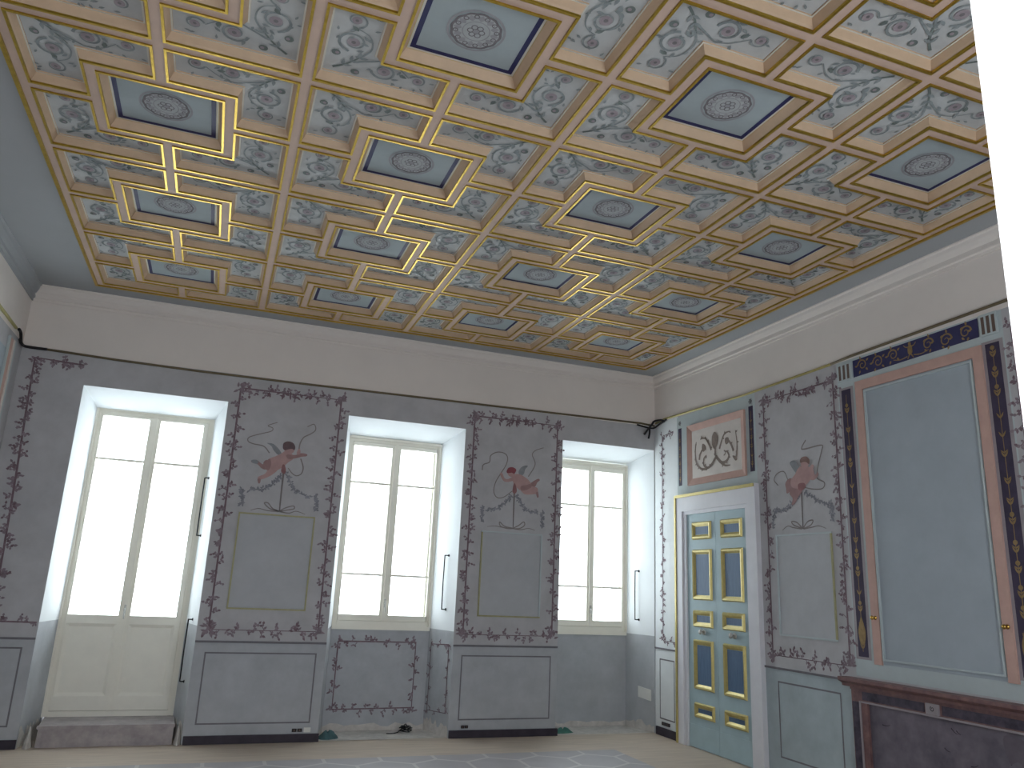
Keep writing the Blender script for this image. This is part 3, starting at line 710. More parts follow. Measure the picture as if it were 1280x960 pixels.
# ------------------------------------------------------------------ windows and glazed door
def casement(name, x0, x1, z0, z1, panes, zb, zt, munt, label, cat, bottom=None):
    y = YW
    m = MB(); fw = .05
    m.box((x0, y, z0), (x0 + fw, y + .08, z1), 'cream'); m.box((x1 - fw, y, z0), (x1, y + .08, z1), 'cream')
    m.box((x0 + fw, y, z1 - fw), (x1 - fw, y + .08, z1), 'cream'); m.box((x0 + fw, y - .015, z0), (x1 - fw, y + .08, z0 + .05), 'cream')
    m.box((x0 + fw, y + .048, z0), (x0 + fw + .02, y + .08, z1), 'cream'); m.box((x1 - fw - .02, y + .048, z0), (x1 - fw, y + .08, z1), 'cream'); m.box((x0 + fw, y + .048, z1 - fw - .02), (x1 - fw, y + .08, z1 - fw), 'cream'); m.box((x0 + fw, y + .048, z0 + .05), (x1 - fw, y + .08, z0 + .07), 'cream')
    m.box((x0 - .012, y - .022, z0), (x0 + .016, y, z1 + .005), 'cream'); m.box((x1 - .016, y - .022, z0), (x1 + .012, y, z1 + .005), 'cream'); m.box((x0 + .016, y - .022, z1 - .016), (x1 - .016, y, z1 + .012), 'cream')
    root = struct(m.build(name), label, cat)
    xm = (panes[0][1] + panes[1][0]) / 2
    for k, (p0, p1) in enumerate(panes):
        l0, l1 = (x0 + fw, xm) if k == 0 else (xm, x1 - fw)
        m = MB(); a, b = y - .008, y + .045
        l0 += .003; l1 -= .003; zl0, zl1 = z0 + .054, z1 - fw - .004
        m.box((l0, a, zl0), (p0, b, zl1), 'cream'); m.box((p1, a, zl0), (l1, b, zl1), 'cream')
        m.box((p0, a, zt), (p1, b, zl1), 'cream'); m.box((p0, a, bottom[1] if bottom else zl0), (p1, b, zb), 'cream')
        for zz in munt: m.box((p0, a + .012, zz - .012), (p1, b - .01, zz + .012), 'cream')
        # rounded bead inside the glass edge
        if bottom:
            m.box((p0, a, zl0), (p1, b, zl0 + .13), 'cream')
        leafo = m.build('casement', root)
        m = MB(); m.box((p0 - .005, y + .018, zb - .005), (p1 + .005, y + .022, zt + .005), 'glass'); m.build('pane', leafo)
        if bottom:
            m = MB(); q = .03
            P = [(p0, zl0 + .13), (p1, zl0 + .13), (p1, bottom[1]), (p0, bottom[1])]; I = offpoly(P, q)
            vs = [(x, a + .002, z) for x, z in P] + [(x, y + .012, z) for x, z in I]
            m.faces(vs, [(i, (i + 1) % 4, 4 + (i + 1) % 4, 4 + i) for i in range(4)], 'cream'); m.face([(x, y + .012, z) for x, z in I], 'cream')
            m.build('lower_panel', leafo)
    # cover strip over the meeting stiles, and the handle of the espagnolette
    m = MB(); m.box((xm - .02, y - .024, z0 + .054), (xm + .02, y - .008, z1 - fw), 'cream'); m.build('meeting_strip', root)
    hz = zb + (.13 if not bottom else .06)
    m = MB(); m.lathe((xm, y - .024, hz), (0, -1, 0), [(0, .014), (.006, .014), (.008, .008), (.03, .008)], 'steel'); m.tube([(xm, y - .052, hz + .015), (xm, y - .056, hz), (xm + .003, y - .056, hz - .09)], [.007, .008, .006], 'steel'); m.box((xm - .010, y - .03, hz - .045), (xm + .010, y - .024, hz + .045), 'steel')
    m.build('handle', root)
    return root
casement('window_1', 2.655, 3.745, 1.04, 3.115, ((2.715, 3.16), (3.262, 3.70)), 1.155, 3.02, (2.60, 1.585), 'middle cream casement window, glaring white, above the niche with vine border', 'window')
casement('window_2', 5.215, 6.25, 1.045, 3.10, ((5.275, 5.70), (5.79, 6.185)), 1.165, 2.995, (2.55, 1.56), 'right-hand cream casement window, glaring white, in the recess beside the gilt double door', 'window')
casement('door_2', .05, 1.19, .15, 3.135, ((.115, .56), (.665, 1.09)), 1.08, 3.06, (2.616,), 'tall cream glazed double door, glaring white above and panelled below, standing on a marble step', 'glazed door', (.2, 1.0))
m = MB()
for k in ('mid', 'right'):
    b0, b1 = OPEN[k][2:]
    m2 = MB(); m2.box((b0, YW + .001, 1.0), (b1, YW - .02, 1.045), 'cream'); struct(m2.build('trim_7' if k == 'mid' else 'trim_8'))
m = MB()
m.faces([(.11, WB + .02, FL), (1.225, WB + .02, FL), (1.19, YW + .4, FL), (.05, YW + .4, FL), (.11, WB + .02, .15), (1.225, WB + .02, .15), (1.19, YW + .4, .152), (.05, YW + .4, .152)],
        [(0, 1, 5, 4), (4, 5, 6, 7), (1, 2, 6, 5), (3, 0, 4, 7)], 'marble')
m.box((.10, WB + .005, .125), (1.235, WB + .03, .152), 'marble')
tag(m.build('threshold_step'), 'worn grey marble step under the tall glazed door', 'step', kind='thing')

# iron shutter bars hooked to the white reveals
def bar(o, i, a, z0, z1, label):
    T, L = T_rev(o, i); e = empty('shutter_bar', T(a, z0, 0)); tag(e, label, 'iron bar', 'iron shutter bars on the window reveals')
    m = MB(); m.tube([T(a, z1, .035), T(a + .003, (z0 + z1) / 2, .036), T(a, z0, .035)], .0065, 'iron'); local(m.build('rod', None, True), e)
    for z in (z0, z1):
        m = MB(); m.tube([T(a - .03, z, .0), T(a - .03, z, .03), T(a - .012, z, .036), T(a + .004, z, .035)], .006, 'iron'); m.lathe(T(a - .03, z, 0), Vector(T(0, 0, 1)) - Vector(T(0, 0, 0)), [(0, .014), (.006, .014), (.008, .006)], 'iron', 10)
        local(m.build('hook', None, True), e)
bar(1.305, 1.19, .42, 1.895, 2.49, 'upper black iron shutter bar on the reveal of the tall glazed door')
bar(1.305, 1.19, .25, .50, 1.076, 'lower black iron shutter bar on the reveal of the tall glazed door')
bar(3.885, 3.745, .225, 1.25, 1.83, 'black iron shutter bar on the white reveal of the middle window')
bar(6.358, 6.25, .305, 1.20, 1.775, 'black iron shutter bar on the white reveal of the rightmost window')

# painted vine frames of the recess under the middle window
m = MB(); r = random.Random(21)
vine(m, T_niche, [(2.742, .875), (3.602, .875), (3.602, .197), (2.742, .187), (2.742, .875)], r, .016, .07, .045)
tag(m.build('vine_border'), 'maroon vine rectangle painted on the niche back under the middle window', 'painted border')
T, L = T_rev(3.885, 3.745); m = MB(); vine(m, T, [(.08, .888), (.45, .868), (.45, .183), (.08, .2), (.08, .888)], r, .014, .08, .035)
tag(m.build('vine_border'), 'narrow vine rectangle painted on the side of the niche under the middle window', 'painted border')
m = MB(); vine(m, T_back, [(-.47, 1.03), (-.05, 1.027)], r, .014, .06, .04); vine(m, T_back, [(-.06, 3.446), (-.25, 3.455), (-.49, 3.466), (-.475, 3.0), (-.45, 2.4), (-.425, 1.66), (-.41, 1.03)], r, .018, .042, .05)
tag(m.build('vine_border'), 'dense maroon vine branch painted left of the tall glazed door', 'painted border')
m = MB(); vine(m, T_right, [(-.06, 3.42), (.195, 3.40), (.2, 1.0), (-.1, .985)], r, .013, .05, .04)
tag(m.build('vine_border'), 'thin vine painted on the strip between the corner and the gilt double door', 'painted border')
m = MB(); vine(m, T_right, [(-5.4, 3.44), (-4.40, 3.44), (-4.40, 1.0), (-5.4, 1.0)], r, .014, .05, .05)
tag(m.build('vine_border'), 'vine painted at the right picture edge beyond the navy pilaster', 'painted border')

# ------------------------------------------------------------------ cherub murals
def mural(T, data, box, label, seed, loc):
    e = empty('cherub_mural', loc); tag(e, label, 'mural', 'cherub murals on the piers')
    r = random.Random(seed); a0, b0, a1, b1 = box
    m = MB(); vine(m, T, [(a0, b1), (a1, b1), (a1, b0), (a0, b0), (a0, b1)], r, .019, .055, .05)
    for t in (.3, .42, .5, .58, .7):
        for q in range(4): leaf(m, T, a0 + (a1 - a0) * (t + r.uniform(-.05, .05)), b1 + r.uniform(-.04, .02), r.uniform(0, 6), .06, .022, 'vine', .0032)
    for (a, b) in ((a0, b1), (a1, b1), (a0, b0), (a1, b0)):
        for q in range(9): leaf(m, T, a + r.uniform(-.03, .03), b + r.uniform(-.03, .03), r.uniform(0, 6.28), .06, .024, 'leaf', .0032)
    local(m.build('vine_frame'), e)
    names = dict(staff='staff', wing='wing', hair='hair', drape='sash')
    body = MB(); rib = MB(); gar = MB(); bow = MB(); parts = {}
    lay = dict(leg2=.0030, foot2=.0034, leg1=.0036, foot1=.0040, torso=.0042, shade=.0045, arm=.0050, arm2=.0050, hand=.0052, head=.0054)
    for k, v in data.items():
        kind, pts = v[0], v[1]
        if kind == 'l': garland(gar, T, pts, r)
        elif kind == 's':
            if k == 'staff':
                mm = MB(); stroke(mm, T, pts, v[3], v[4], v[2], .0022); parts['staff'] = mm
            elif k.startswith(('knot', 'tail')): stroke(bow, T, pts, v[3], v[4], v[2], .0024)
            else: stroke(rib, T, pts, v[3], v[4], v[2], .0026)
        else:
            if k in ('wing', 'hair', 'drape'):
                mm = MB(); blob(mm, T, pts, v[2], {'wing': .0038, 'hair': .006, 'drape': .0056}[k]); parts[names[k]] = mm
            else: blob(body, T, pts, v[2], lay[k])
    local(rib.build('ribbon'), e); local(gar.build('garland'), e); local(bow.build('ribbon_bow'), e); local(body.build('cherub_figure'), e)
    for k, mm in parts.items(): local(mm.build(k), e)
    return e
mural(T_back, MURAL_A, (1.41, .998, 2.452, 3.41), 'mural of dark-haired cherub flying right with bow, on pier beside the tall glazed door', 31, (1.93, WB, 1.0))
mural(T_back, MURAL_B, (3.985, 1.003, 5.03, 3.415), 'mural of red-haired cherub flying left with ribbon, on pier between the two casement windows', 32, (4.5, WB, 1.0))
mural(T_right, MURAL_C, (-2.692, 1.014, -1.73, 3.445), 'mural of brown-haired cherub with trailing bow, between gilt double door and fireplace wall', 33, (XR, -2.2, 1.0))

# moulded blank panels under the cherubs
def blank(T, a0, b0, a1, b1, label, loc, sidekey, d=.03):
    e = empty('moulded_panel', loc); tag(e, label, 'wall panel', 'blank moulded panels below the cherubs')
    m = MB(); rect(m, T, a0, b0, a1, b1, 'pfield', .004); local(m.build('field'), e)
    m = MB(); w = .015
    for k, (p, q) in enumerate((((a0, b0), (a1, b0 + w)), ((a0, b1 - w), (a1, b1)), ((a0, b0 + w), (a0 + w, b1 - w)), ((a1 - w, b0 + w), (a1, b1 - w)))):
        key = 'olive' if k in sidekey else 'palest'
        A, Bp = Vector(T(p[0], p[1], 0)), Vector(T(q[0], q[1], d * .6)); m.box(A, Bp, key)
    local(m.build('frame_moulding'), e)
blank(T_back, 1.548, 1.194, 2.305, 2.135, 'blank grey panel in thin gilt frame below the dark-haired cherub', (1.93, WB, 1.19), (0, 1, 2, 3))
blank(T_back, 4.136, 1.194, 4.872, 2.118, 'blank grey panel in thin pale frame below the red-haired cherub', (4.5, WB, 1.19), (0, 2))
blank(T_right, -2.573, 1.195, -1.848, 2.11, 'blank grey panel with gilt right edge below the brown-haired cherub', (XR, -2.2, 1.19), (2,), .022)

# ------------------------------------------------------------------ gilt double door
def bx(m, y0, y1, z0, z1, n0, n1, key): m.box((XR - n0, y0, z0), (XR - n1, y1, z1), key)
m = MB(); n1 = .05
bx(m, -.165, -.29, FL, 2.61, 0, n1, 'casing'); bx(m, -.29, -.345, FL, 2.44, 0, n1 - .018, 'casing'); bx(m, -1.48, -1.61, FL, 2.61, 0, n1, 'casing'); bx(m, -1.42, -1.48, FL, 2.44, 0, n1 - .018, 'casing')
bx(m, -.29, -1.48, 2.44, 2.61, 0, n1, 'casing'); bx(m, -.345, -1.42, 2.40, 2.44, 0, n1 - .018, 'casing')
door1 = struct(m.build('door_1'), 'sea-green double door with gilt-framed blue panels in a pale casing', 'door')
m = MB(); bx(m, -.15, -.178, FL, 2.625, 0, n1 + .012, 'gilt'); bx(m, -.178, -1.60, 2.598, 2.63, 0, n1 + .014, 'gilt'); bx(m, -1.60, -1.614, FL, 2.63, 0, n1 + .004, 'casing'); m.build('gilt_edge', door1)
for k, (y0, y1, c0, c1) in enumerate(((-.345, -.878, -.455, -.81), (-.882, -1.42, -.985, -1.345))):
    m = MB(); bx(m, y0, y1, FL + .006, 2.40, 0, .012, 'door'); bx(m, y0, y1, FL + .006, .20, .012, .018, 'door'); lf = m.build('door_leaf', door1)
    for (zb, zt) in ((2.115, 2.308), (1.47, 2.008), (1.188, 1.364), (.555, 1.058), (.272, .423)):
        o, i1, i2 = .0, .035, .06
        O = [(c1, zb), (c0, zb), (c0, zt), (c1, zt)]; A = offpoly(O, .012); Bq = offpoly(O, .03); Cq = offpoly(O, .055)
        m = MB()
        def bd(P, na, Q, nb, key):
            vs = [T_right(p[0], p[1], na) for p in P] + [T_right(p[0], p[1], nb) for p in Q]
            m.faces(vs, [(i, (i + 1) % 4, 4 + (i + 1) % 4, 4 + i) for i in range(4)], key)
        bd(O, .012, A, .034, 'gilt'); bd(A, .034, Bq, .030, 'gilt'); bd(Bq, .030, Cq, .010, 'gilt')
        m.build('gilt_moulding', lf)
        m = MB(); m.face([T_right(p[0], p[1], .0135) for p in Cq], 'doorblue'); m.build('blue_panel', lf)
    yh = -.635 if k == 0 else -1.165
    m = MB()
    m.lathe(T_right(yh, 1.14, .012), (-1, 0, 0), [(0, .028), (.006, .028), (.01, .012), (.03, .010), (.036, .02), (.05, .024), (.06, .014)], 'steel', 14)
    for s in (-1, 1):
        m.tube([T_right(yh, 1.14, .03), T_right(yh + s * .03, 1.165, .034), T_right(yh + s * .055, 1.15, .034), T_right(yh + s * .05, 1.125, .034), T_right(yh + s * .03, 1.12, .034)], [.008, .009, .009, .008, .006], 'steel')
    m.build('handle', lf, True)

# overdoor panel
e = empty('overdoor_panel', (XR, -.885, 2.73)); tag(e, 'salmon framed panel with brown arabesque above the gilt double door', 'overdoor')
O = [(-1.44, 2.727), (-.385, 2.727), (-.385, 3.423), (-1.44, 3.423)]; I = offpoly(O, .075)
m = MB()
vs = [T_right(p[0], p[1], .026) for p in O] + [T_right(p[0], p[1], .006) for p in I] + [T_right(p[0], p[1], 0) for p in O]
m.faces(vs, [(i, (i + 1) % 4, 4 + (i + 1) % 4, 4 + i) for i in range(4)] + [(i, (i + 1) % 4, 8 + (i + 1) % 4, 8 + i) for i in range(4)], 'pink'); local(m.build('frame'), e)
m = MB(); m.face([T_right(p[0], p[1], .006) for p in I], 'odfield'); local(m.build('field'), e)
m = MB()
for k, v in ORN.items():
    if v[0] == 'p': blob(m, T_right, v[1], v[2], .0085)
    else: stroke(m, T_right, v[1], v[3], v[4], v[2], .008)
rnd = random.Random(4)
for k, v in ORN.items():
    if v[0] == 's':
        P = cr(v[1], 4)
        for q in range(2, len(P) - 1, 3): leaf(m, T_right, P[q].x, P[q].y, rnd.uniform(0, 6.28), .036, .018, 'orn', .0083)
local(m.build('arabesque'), e)
# pale ground of the overdoor zone
m = MB(); rect(m, T_right, -1.60, 2.625, -.14, 3.57, 'palest', .0012); m.build('pale_overdoor_ground', wall_right)

def pilaster(y0, y1, z0, z1, key, label, seed, group, big=False, name='painted_pilaster'):
    e = empty(name, (XR, (y0 + y1) / 2, z0)); tag(e, label, 'pilaster', group)
    m = MB(); yc_ = (y0 + y1) / 2; w = abs(y1 - y0)
    rect(m, T_right, y1 - .028, z0 - .02, y0 + .028, z1 + .02, 'blockst' if big else 'palest', .002); local(m.build('pale_edge'), e)
    m = MB(); rect(m, T_right, y1, z0, y0, z1, key, .003); local(m.build('ground'), e)
    m = MB(); r = random.Random(seed); z = z0 + .06
    stroke(m, T_right, [(yc_, z0 + .04), (yc_, z1 - .05)], .006, .005, 'bronzeg', .004, False)
    while z < z1 - .1:
        u = w * .32
        kind = r.choice([0, 1, 2])
        for s in (-1, 1):
            leaf(m, T_right, yc_, z, math.pi / 2 - s * .55, u * 1.5, w * .12, 'bronzeg', .0045)
            if kind: leaf(m, T_right, yc_, z + .03, math.pi / 2 - s * .9, u * 1.05, w * .09, 'bronzeg', .0045)
        if kind == 2 and big: disc(m, T_right, yc_, z + .07, w * .16, 'bronzeg', .0046, 10)
        z += r.uniform(.13, .19) if big else .09
    if big:
        blob(m, T_right, [(yc_ - .02, z0 + .10), (yc_ + .02, z0 + .10), (yc_ + .038, z0 + .19), (yc_ + .018, z0 + .27), (yc_, z0 + .31), (yc_ - .018, z0 + .27), (yc_ - .038, z0 + .19)], 'bronzeg', .0048)
    local(m.build('gold_ornament'), e)
    return e
pilaster(-.17, -.24, 2.747, 3.43, 'navy', 'narrow navy strip with gold leaves left of the overdoor panel', 5, 'navy strips beside the overdoor panel', name='painted_strip')
pilaster(-1.495, -1.568, 2.76, 3.44, 'navy', 'narrow navy strip with gold leaves right of the overdoor panel', 6, 'navy strips beside the overdoor panel', name='painted_strip')
for y, lb in ((-.205, 'small dark rosette above the navy strip left of the overdoor panel'), (-1.53, 'small dark rosette above the navy strip right of the overdoor panel')):
    m = MB(); disc(m, T_right, y, 3.49, .014, 'scrolld', .004)
    for q in range(6): leaf(m, T_right, y + .008 * math.cos(q * 1.047), 3.49 + .008 * math.sin(q * 1.047), q * 1.047, .026, .02, 'line', .003)
    tag(m.build('painted_rosette'), lb, 'rosette', 'rosettes above the navy strips')
pilaster(-2.79, -2.897, 1.10, 3.325, 'navy', 'navy pilaster with gold candelabra left of the salmon overmantel frame', 8, 'navy pilasters flanking the overmantel', True)
pilaster(-4.19, -4.30, 1.10, 3.36, 'navy', 'dark navy pilaster with gold candelabra right of the salmon overmantel frame', 9, 'navy pilasters flanking the overmantel', True)

# frieze and triglyphs over the overmantel
m = MB(); rect(m, T_right, -4.34, 3.385, -2.75, 3.585, 'palest', .0012); rect(m, T_right, -4.34, .95, -2.75, 3.385, 'palest', .0011); m.build('pale_overmantel_ground', wall_right)
e = empty('painted_frieze', (XR, -3.55, 3.42)); tag(e, 'cobalt frieze with gold figures and scrolls above the overmantel frame', 'frieze')
m = MB(); m.face([T_right(-4.155, 3.43, .003), T_right(-2.943, 3.41, .003), T_right(-2.943, 3.562, .003), T_right(-4.155, 3.574, .003)], 'cobalt'); local(m.build('ground'), e)
m = MB()
for s in (-1, 1):
    for c, rr0 in (((-3.55 + s * .17, 3.50), .05), ((-3.55 + s * .33, 3.485), .055), ((-3.55 + s * .50, 3.50), .05)):
        stroke(m, T_right, spiral(c, rr0, 0 if s > 0 else math.pi, 1.4, s, .2), .014, .006, 'bronzeg', .004, False)
        for q in range(5): leaf(m, T_right, c[0] + s * rr0 * math.cos(q * 1.3), c[1] + rr0 * math.sin(q * 1.3), q * 1.3, .035, .018, 'bronzeg', .0045)
    stroke(m, T_right, [(-3.55 + s * .03, 3.45), (-3.55 + s * .1, 3.44), (-3.55 + s * .17, 3.455)], .01, .006, 'bronzeg', .004)
    stroke(m, T_right, [(-3.55, 3.52), (-3.55 + s * .04, 3.53), (-3.55 + s * .06, 3.55)], .012, .006, 'bronzeg', .0042)
    stroke(m, T_right, [(-3.55, 3.47), (-3.55 + s * .015, 3.45), (-3.55 + s * .028, 3.428)], .014, .007, 'bronzeg', .0042)
blob(m, T_right, [(-3.57, 3.47), (-3.53, 3.47), (-3.532, 3.53), (-3.55, 3.54), (-3.568, 3.53)], 'bronzeg', .0046); disc(m, T_right, -3.55, 3.55, .014, 'bronzeg', .0047)
local(m.build('gold_figures'), e)
for (y0, y1, z0, z1, lb) in ((-2.765, -2.928, 3.40, 3.565, 'pale triglyph block with dark flutes left of the cobalt frieze'), (-4.172, -4.31, 3.42, 3.585, 'pale triglyph block with dark flutes right of the cobalt frieze')):
    e = empty('triglyph_block', (XR, (y0 + y1) / 2, z0)); tag(e, lb, 'triglyph', 'triglyph blocks at the ends of the cobalt frieze')
    m = MB(); bx(m, y0, y1, z0, z1, 0, .014, 'palest'); local(m.build('block'), e)
    w = abs(y1 - y0)
    for q in range(3):
        yy = y0 - w * (.2 + .3 * q); m = MB(); bx(m, yy + .012, yy - .012, z0 + .015, z1 - .02, .014, .0155, 'flute'); local(m.build('flute'), e)

# overmantel frame
e = empty('overmantel_panel', (XR, -3.55, 1.05)); tag(e, 'tall blank blue-grey panel in salmon frame above the fireplace shelf', 'overmantel')
m = MB(); bx(m, -2.96, -3.04, 1.055, 3.365, 0, .016, 'pink'); bx(m, -4.09, -4.165, 1.055, 3.365, 0, .016, 'pink'); bx(m, -3.04, -4.09, 3.285, 3.365, 0, .016, 'pink'); local(m.build('salmon_frame'), e)
m = MB(); m.face([T_right(-4.09, 1.06, .003), T_right(-3.04, 1.06, .003), T_right(-3.04, 3.285, .003), T_right(-4.09, 3.285, .003)], 'ofield'); local(m.build('field'), e)
m = MB()
for (a, b) in (((-3.052, 1.09), (-3.066, 3.27)), ((-4.066, 1.09), (-4.078, 3.27)), ((-3.066, 3.256), (-4.066, 3.27)), ((-3.066, 1.09), (-4.066, 1.102))): bx(m, a[0], b[0], a[1], b[1], .003, .02, 'palest')
local(m.build('inner_moulding'), e)
for y in (-3.005, -4.13):
    m = MB(); m.lathe(T_right(y, 1.41, .016), (-1, 0, 0), [(0, .016), (.004, .016), (.007, .007), (.02, .007), (.026, .014), (.036, .017), (.044, .012), (.047, .003)], 'brass', 16); local(m.build('knob', None, True), e)

# fireplace
e = empty('fireplace_surround', (XR, -3.55, FL)); tag(e, 'dark marble fireplace surround with moulded shelf, boarded opening and carved block', 'fireplace')
ya, yb_ = -2.72, -4.38
m = MB()
prof = [(0, .865), (.07, .865), (.075, .885), (.09, .895), (.105, .90), (.115, .91), (.115, .935), (0, .935)]
m.prism([(XR - d, ya + .06, z) for d, z in prof], (0, ya + .06, 0), (0, yb_ - .06, 0), 'redmarble'); local(m.build('shelf'), e)
m = MB(); bx(m, ya, yb_, .845, .865, 0, .05, 'redmarble'); bx(m, ya, yb_, .765, .845, 0, .038, 'redmarble'); bx(m, ya - .10, yb_ + .10, .752, .765, 0, .043, 'blockst'); local(m.build('lintel'), e)
for (a, b) in ((-2.835, -3.425), (-3.575, -4.28)):
    m = MB(); bx(m, a, b, .775, .838, .038, .041, 'darkmarble'); local(m.build('dark_inlay'), e)
m = MB(); bx(m, -3.445, -3.555, .768, .842, .038, .052, 'blockst'); 
T_blk = lambda a, b, n: (XR - .052 - n, a, b)
stroke(m, T_blk, spiral((-3.505, .808), .018, 1.0, 1.2, -1, .3), .007, .004, 'scratch', .001, False); local(m.build('carved_block'), e)
for s, y0 in ((-1, ya), (1, yb_)):
    m = MB(); bx(m, y0, y0 + s * .16, FL, .765, 0, .038, 'redmarble'); pl_ = m.build('pilaster'); local(pl_, e)
    m = MB(); bx(m, y0 + s * .008, y0 + s * .085, FL, .755, .038, .041, 'darkmarble'); bx(m, y0 + s * .085, y0 + s * .098, FL, .765, .038, .048, 'blockst'); o = m.build('dark_inlay', pl_)
m = MB(); bx(m, ya - .16, yb_ + .16, FL, .752, 0, .018, 'board')
local(m.build('boarded_opening'), e)
m = MB(); T_b = lambda a, b, n: (XR - .018 - n, a, b); r = random.Random(3)
for (y, z, l, a) in ((-3.0, .62, .08, .1), (-3.62, .70, .06, -.6), (-3.66, .69, .04, -.5), (-3.55, .56, .05, -.4), (-4.05, .55, .1, 1.2), (-3.75, .48, .06, .3)):
    ms = MB(); stroke(ms, T_b, [(y, z), (y - l * .5 * math.cos(a), z + l * .5 * math.sin(a) - .006), (y - l * math.cos(a), z + l * math.sin(a))], .008, .003, 'scratch', .001); local(ms.build('scratch'), e)
blob(m, T_b, [(-4.02, .72), (-4.2, .70), (-4.21, .60), (-4.15, .55), (-4.10, .58), (-4.04, .56)], 'stain', .001)
local(m.build('stain'), e)

# ------------------------------------------------------------------ left wall panel seen at the picture edge
e = empty('panel_surround', (XL, -.4, 1.0)); tag(e, 'salmon panel frame with cream edges on the left wall', 'wall panel')
m = MB()
for (y0, y1, key, n) in ((.10, .06, 'palest', .015), (.06, .04, 'flute', .006), (.04, .0, 'odfield', .02), (.0, -.12, 'pink', .012), (-.12, -.15, 'palest', .02)):
    m.box((XL, y0, 1.0), (XL + n, y1, 3.52), key)
local(m.build('frame'), e)
m = MB(); m.box((XL, -.15, 1.0), (XL + .004, -2.2, 3.4), 'ofield'); local(m.build('field'), e)

# ------------------------------------------------------------------ small fittings
def socket(T, a, z, label, w=.045, h=.03, key='socket', n=2, group='dark sockets above the plinths', x0n=0.0):
    e = empty('power_socket', T(a, z, 0)); tag(e, label, 'socket', group)
    for q in range(n):
        aa = a + (q - (n - 1) / 2) * (w * 1.15)
        m = MB(); A, B_ = Vector(T(aa - w / 2, z - h / 2, x0n)), Vector(T(aa + w / 2, z + h / 2, x0n + .012)); m.box(A, B_, key)
        p = m.build('socket_module'); local(p, e)
        m = MB(); disc(m, T, aa, z, h * .28, 'flute', x0n + .0125, 10); m.build('socket_hole', p)
socket(T_back, 2.345, .078, 'pair of small dark sockets on the pier beside the tall glazed door')
socket(T_back, 4.06, .078, 'pair of small dark sockets on the pier between the casement windows', .035, .028)
socket(T_right, .145, .10, 'pair of dark sockets on the strip beside the gilt double door', .075, .035)
m = MB(); A, B_ = Vector(T_back(2.41, .058, 0)), Vector(T_back(2.475, .10, .01)); m.box(A, B_, 'plastic'); m.box(Vector(T_back(2.42, .065, .01)), Vector(T_back(2.465, .093, .0125)), 'plastic')
tag(m.build('cover_plate'), 'small white cover plate beside the sockets on the left pier', 'cover plate')
T, L = T_rev(6.358, 6.25); m = MB()
P = [(.06, .305), (.28, .325), (.28, .445), (.06, .425)]
vs = [T(a, b, .0) for a, b in P] + [T(a * .97 + .006, b, .010) for a, b in P]
m.faces(vs, [(4, 5, 6, 7), (0, 1, 5, 4), (1, 2, 6, 5), (2, 3, 7, 6), (3, 0, 4, 7)], 'plastic')
tag(m.build('cover_plate'), 'square white wall plate low on the recess side of the rightmost window', 'cover plate')

# black cable knotted in the corner
m = MB()
def cb(pts, r): m.tube([tuple(p) for p in cr(pts, 6)], r, 'cable')
cb([(6.10, WB - .03, 3.545), (6.26, WB - .04, 3.52), (6.33, WB - .06, 3.525), (XR - .03, .25, 3.545), (XR - .03, .05, 3.585)], .011)
cb([(6.20, WB - .03, 3.43), (6.245, WB - .05, 3.50), (6.29, WB - .07, 3.565), (XR - .06, .28, 3.60), (XR - .03, .18, 3.60), (XR - .03, .10, 3.57)], .013)
cb([(6.262, WB - .03, 3.385), (6.265, WB - .05, 3.45), (6.26, WB - .06, 3.52)], .012)
tag(m.build('knotted_cord', None, True), 'black cable knotted at the picture rail in the right corner', 'cable')
m = MB(); cb([(XL + .03, .02, 3.63), (XL + .03, .1, 3.62), (XL + .03, .17, 3.55)], .014)
cb([(XL + .03, .12, 3.56), (XL + .025, .22, 3.55), (XL + .04, WB - .03, 3.555), (-.4, WB - .02, 3.555)], .014)
tag(m.build('cable_end', None, True), 'dark cable bridging the picture rails in the left corner', 'cable')

# rags and a bit of coiled wire left on the recess floors
def rag(x, y, label, key, seed, sx=.09, sy=.05, h=.05):
    r = random.Random(seed); m = MB(); nu, nv = 12, 5; vs = []
    for v in range(nv + 1):
        t = v / nv
        for u in range(nu):
            a = 2 * math.pi * u / nu; rad = (1 - t * .85) * (1 + .22 * math.sin(3 * a + seed) + r.uniform(-.08, .08))
            vs.append((x + sx * rad * math.cos(a), y + sy * rad * math.sin(a), FL + .001 + h * math.sin(t * math.pi / 2) * (1 + .25 * math.sin(2 * a + seed))))
    fs = [(v * nu + u, v * nu + (u + 1) % nu, (v + 1) * nu + (u + 1) % nu, (v + 1) * nu + u) for v in range(nv) for u in range(nu)] + [tuple(range(nv * nu, nv * nu + nu))]
    m.faces(vs, fs, key); tag(m.build('crumpled_rag', None, True), label, 'rag', 'crumpled rags in the window recesses')
rag(2.66, .48, 'teal rag on the floor beside the left pier, under the middle window', 'teal', 1, .10, .05, .07)
rag(5.25, .50, 'green rag on the floor under the rightmost window', 'greenc', 2, .11, .05, .05)
m = MB(); r = random.Random(9); P = []
for q in range(60):
    t = q * .55; P.append((3.50 + (.05 + .02 * math.sin(t * .37)) * math.cos(t) + .02 * math.sin(t * .11), .70 + .05 * math.sin(t), FL + .01 + .001 * q + .012 * abs(math.sin(t * 1.3))))
P += [(3.42, .68, FL + .012), (3.30, .66, FL + .008)]
m.tube([tuple(p) for p in cr(P, 3)], .005, 'iron', 6)
tag(m.build('wire_coil', None, True), 'tangle of dark wire on the floor under the middle window', 'wire')
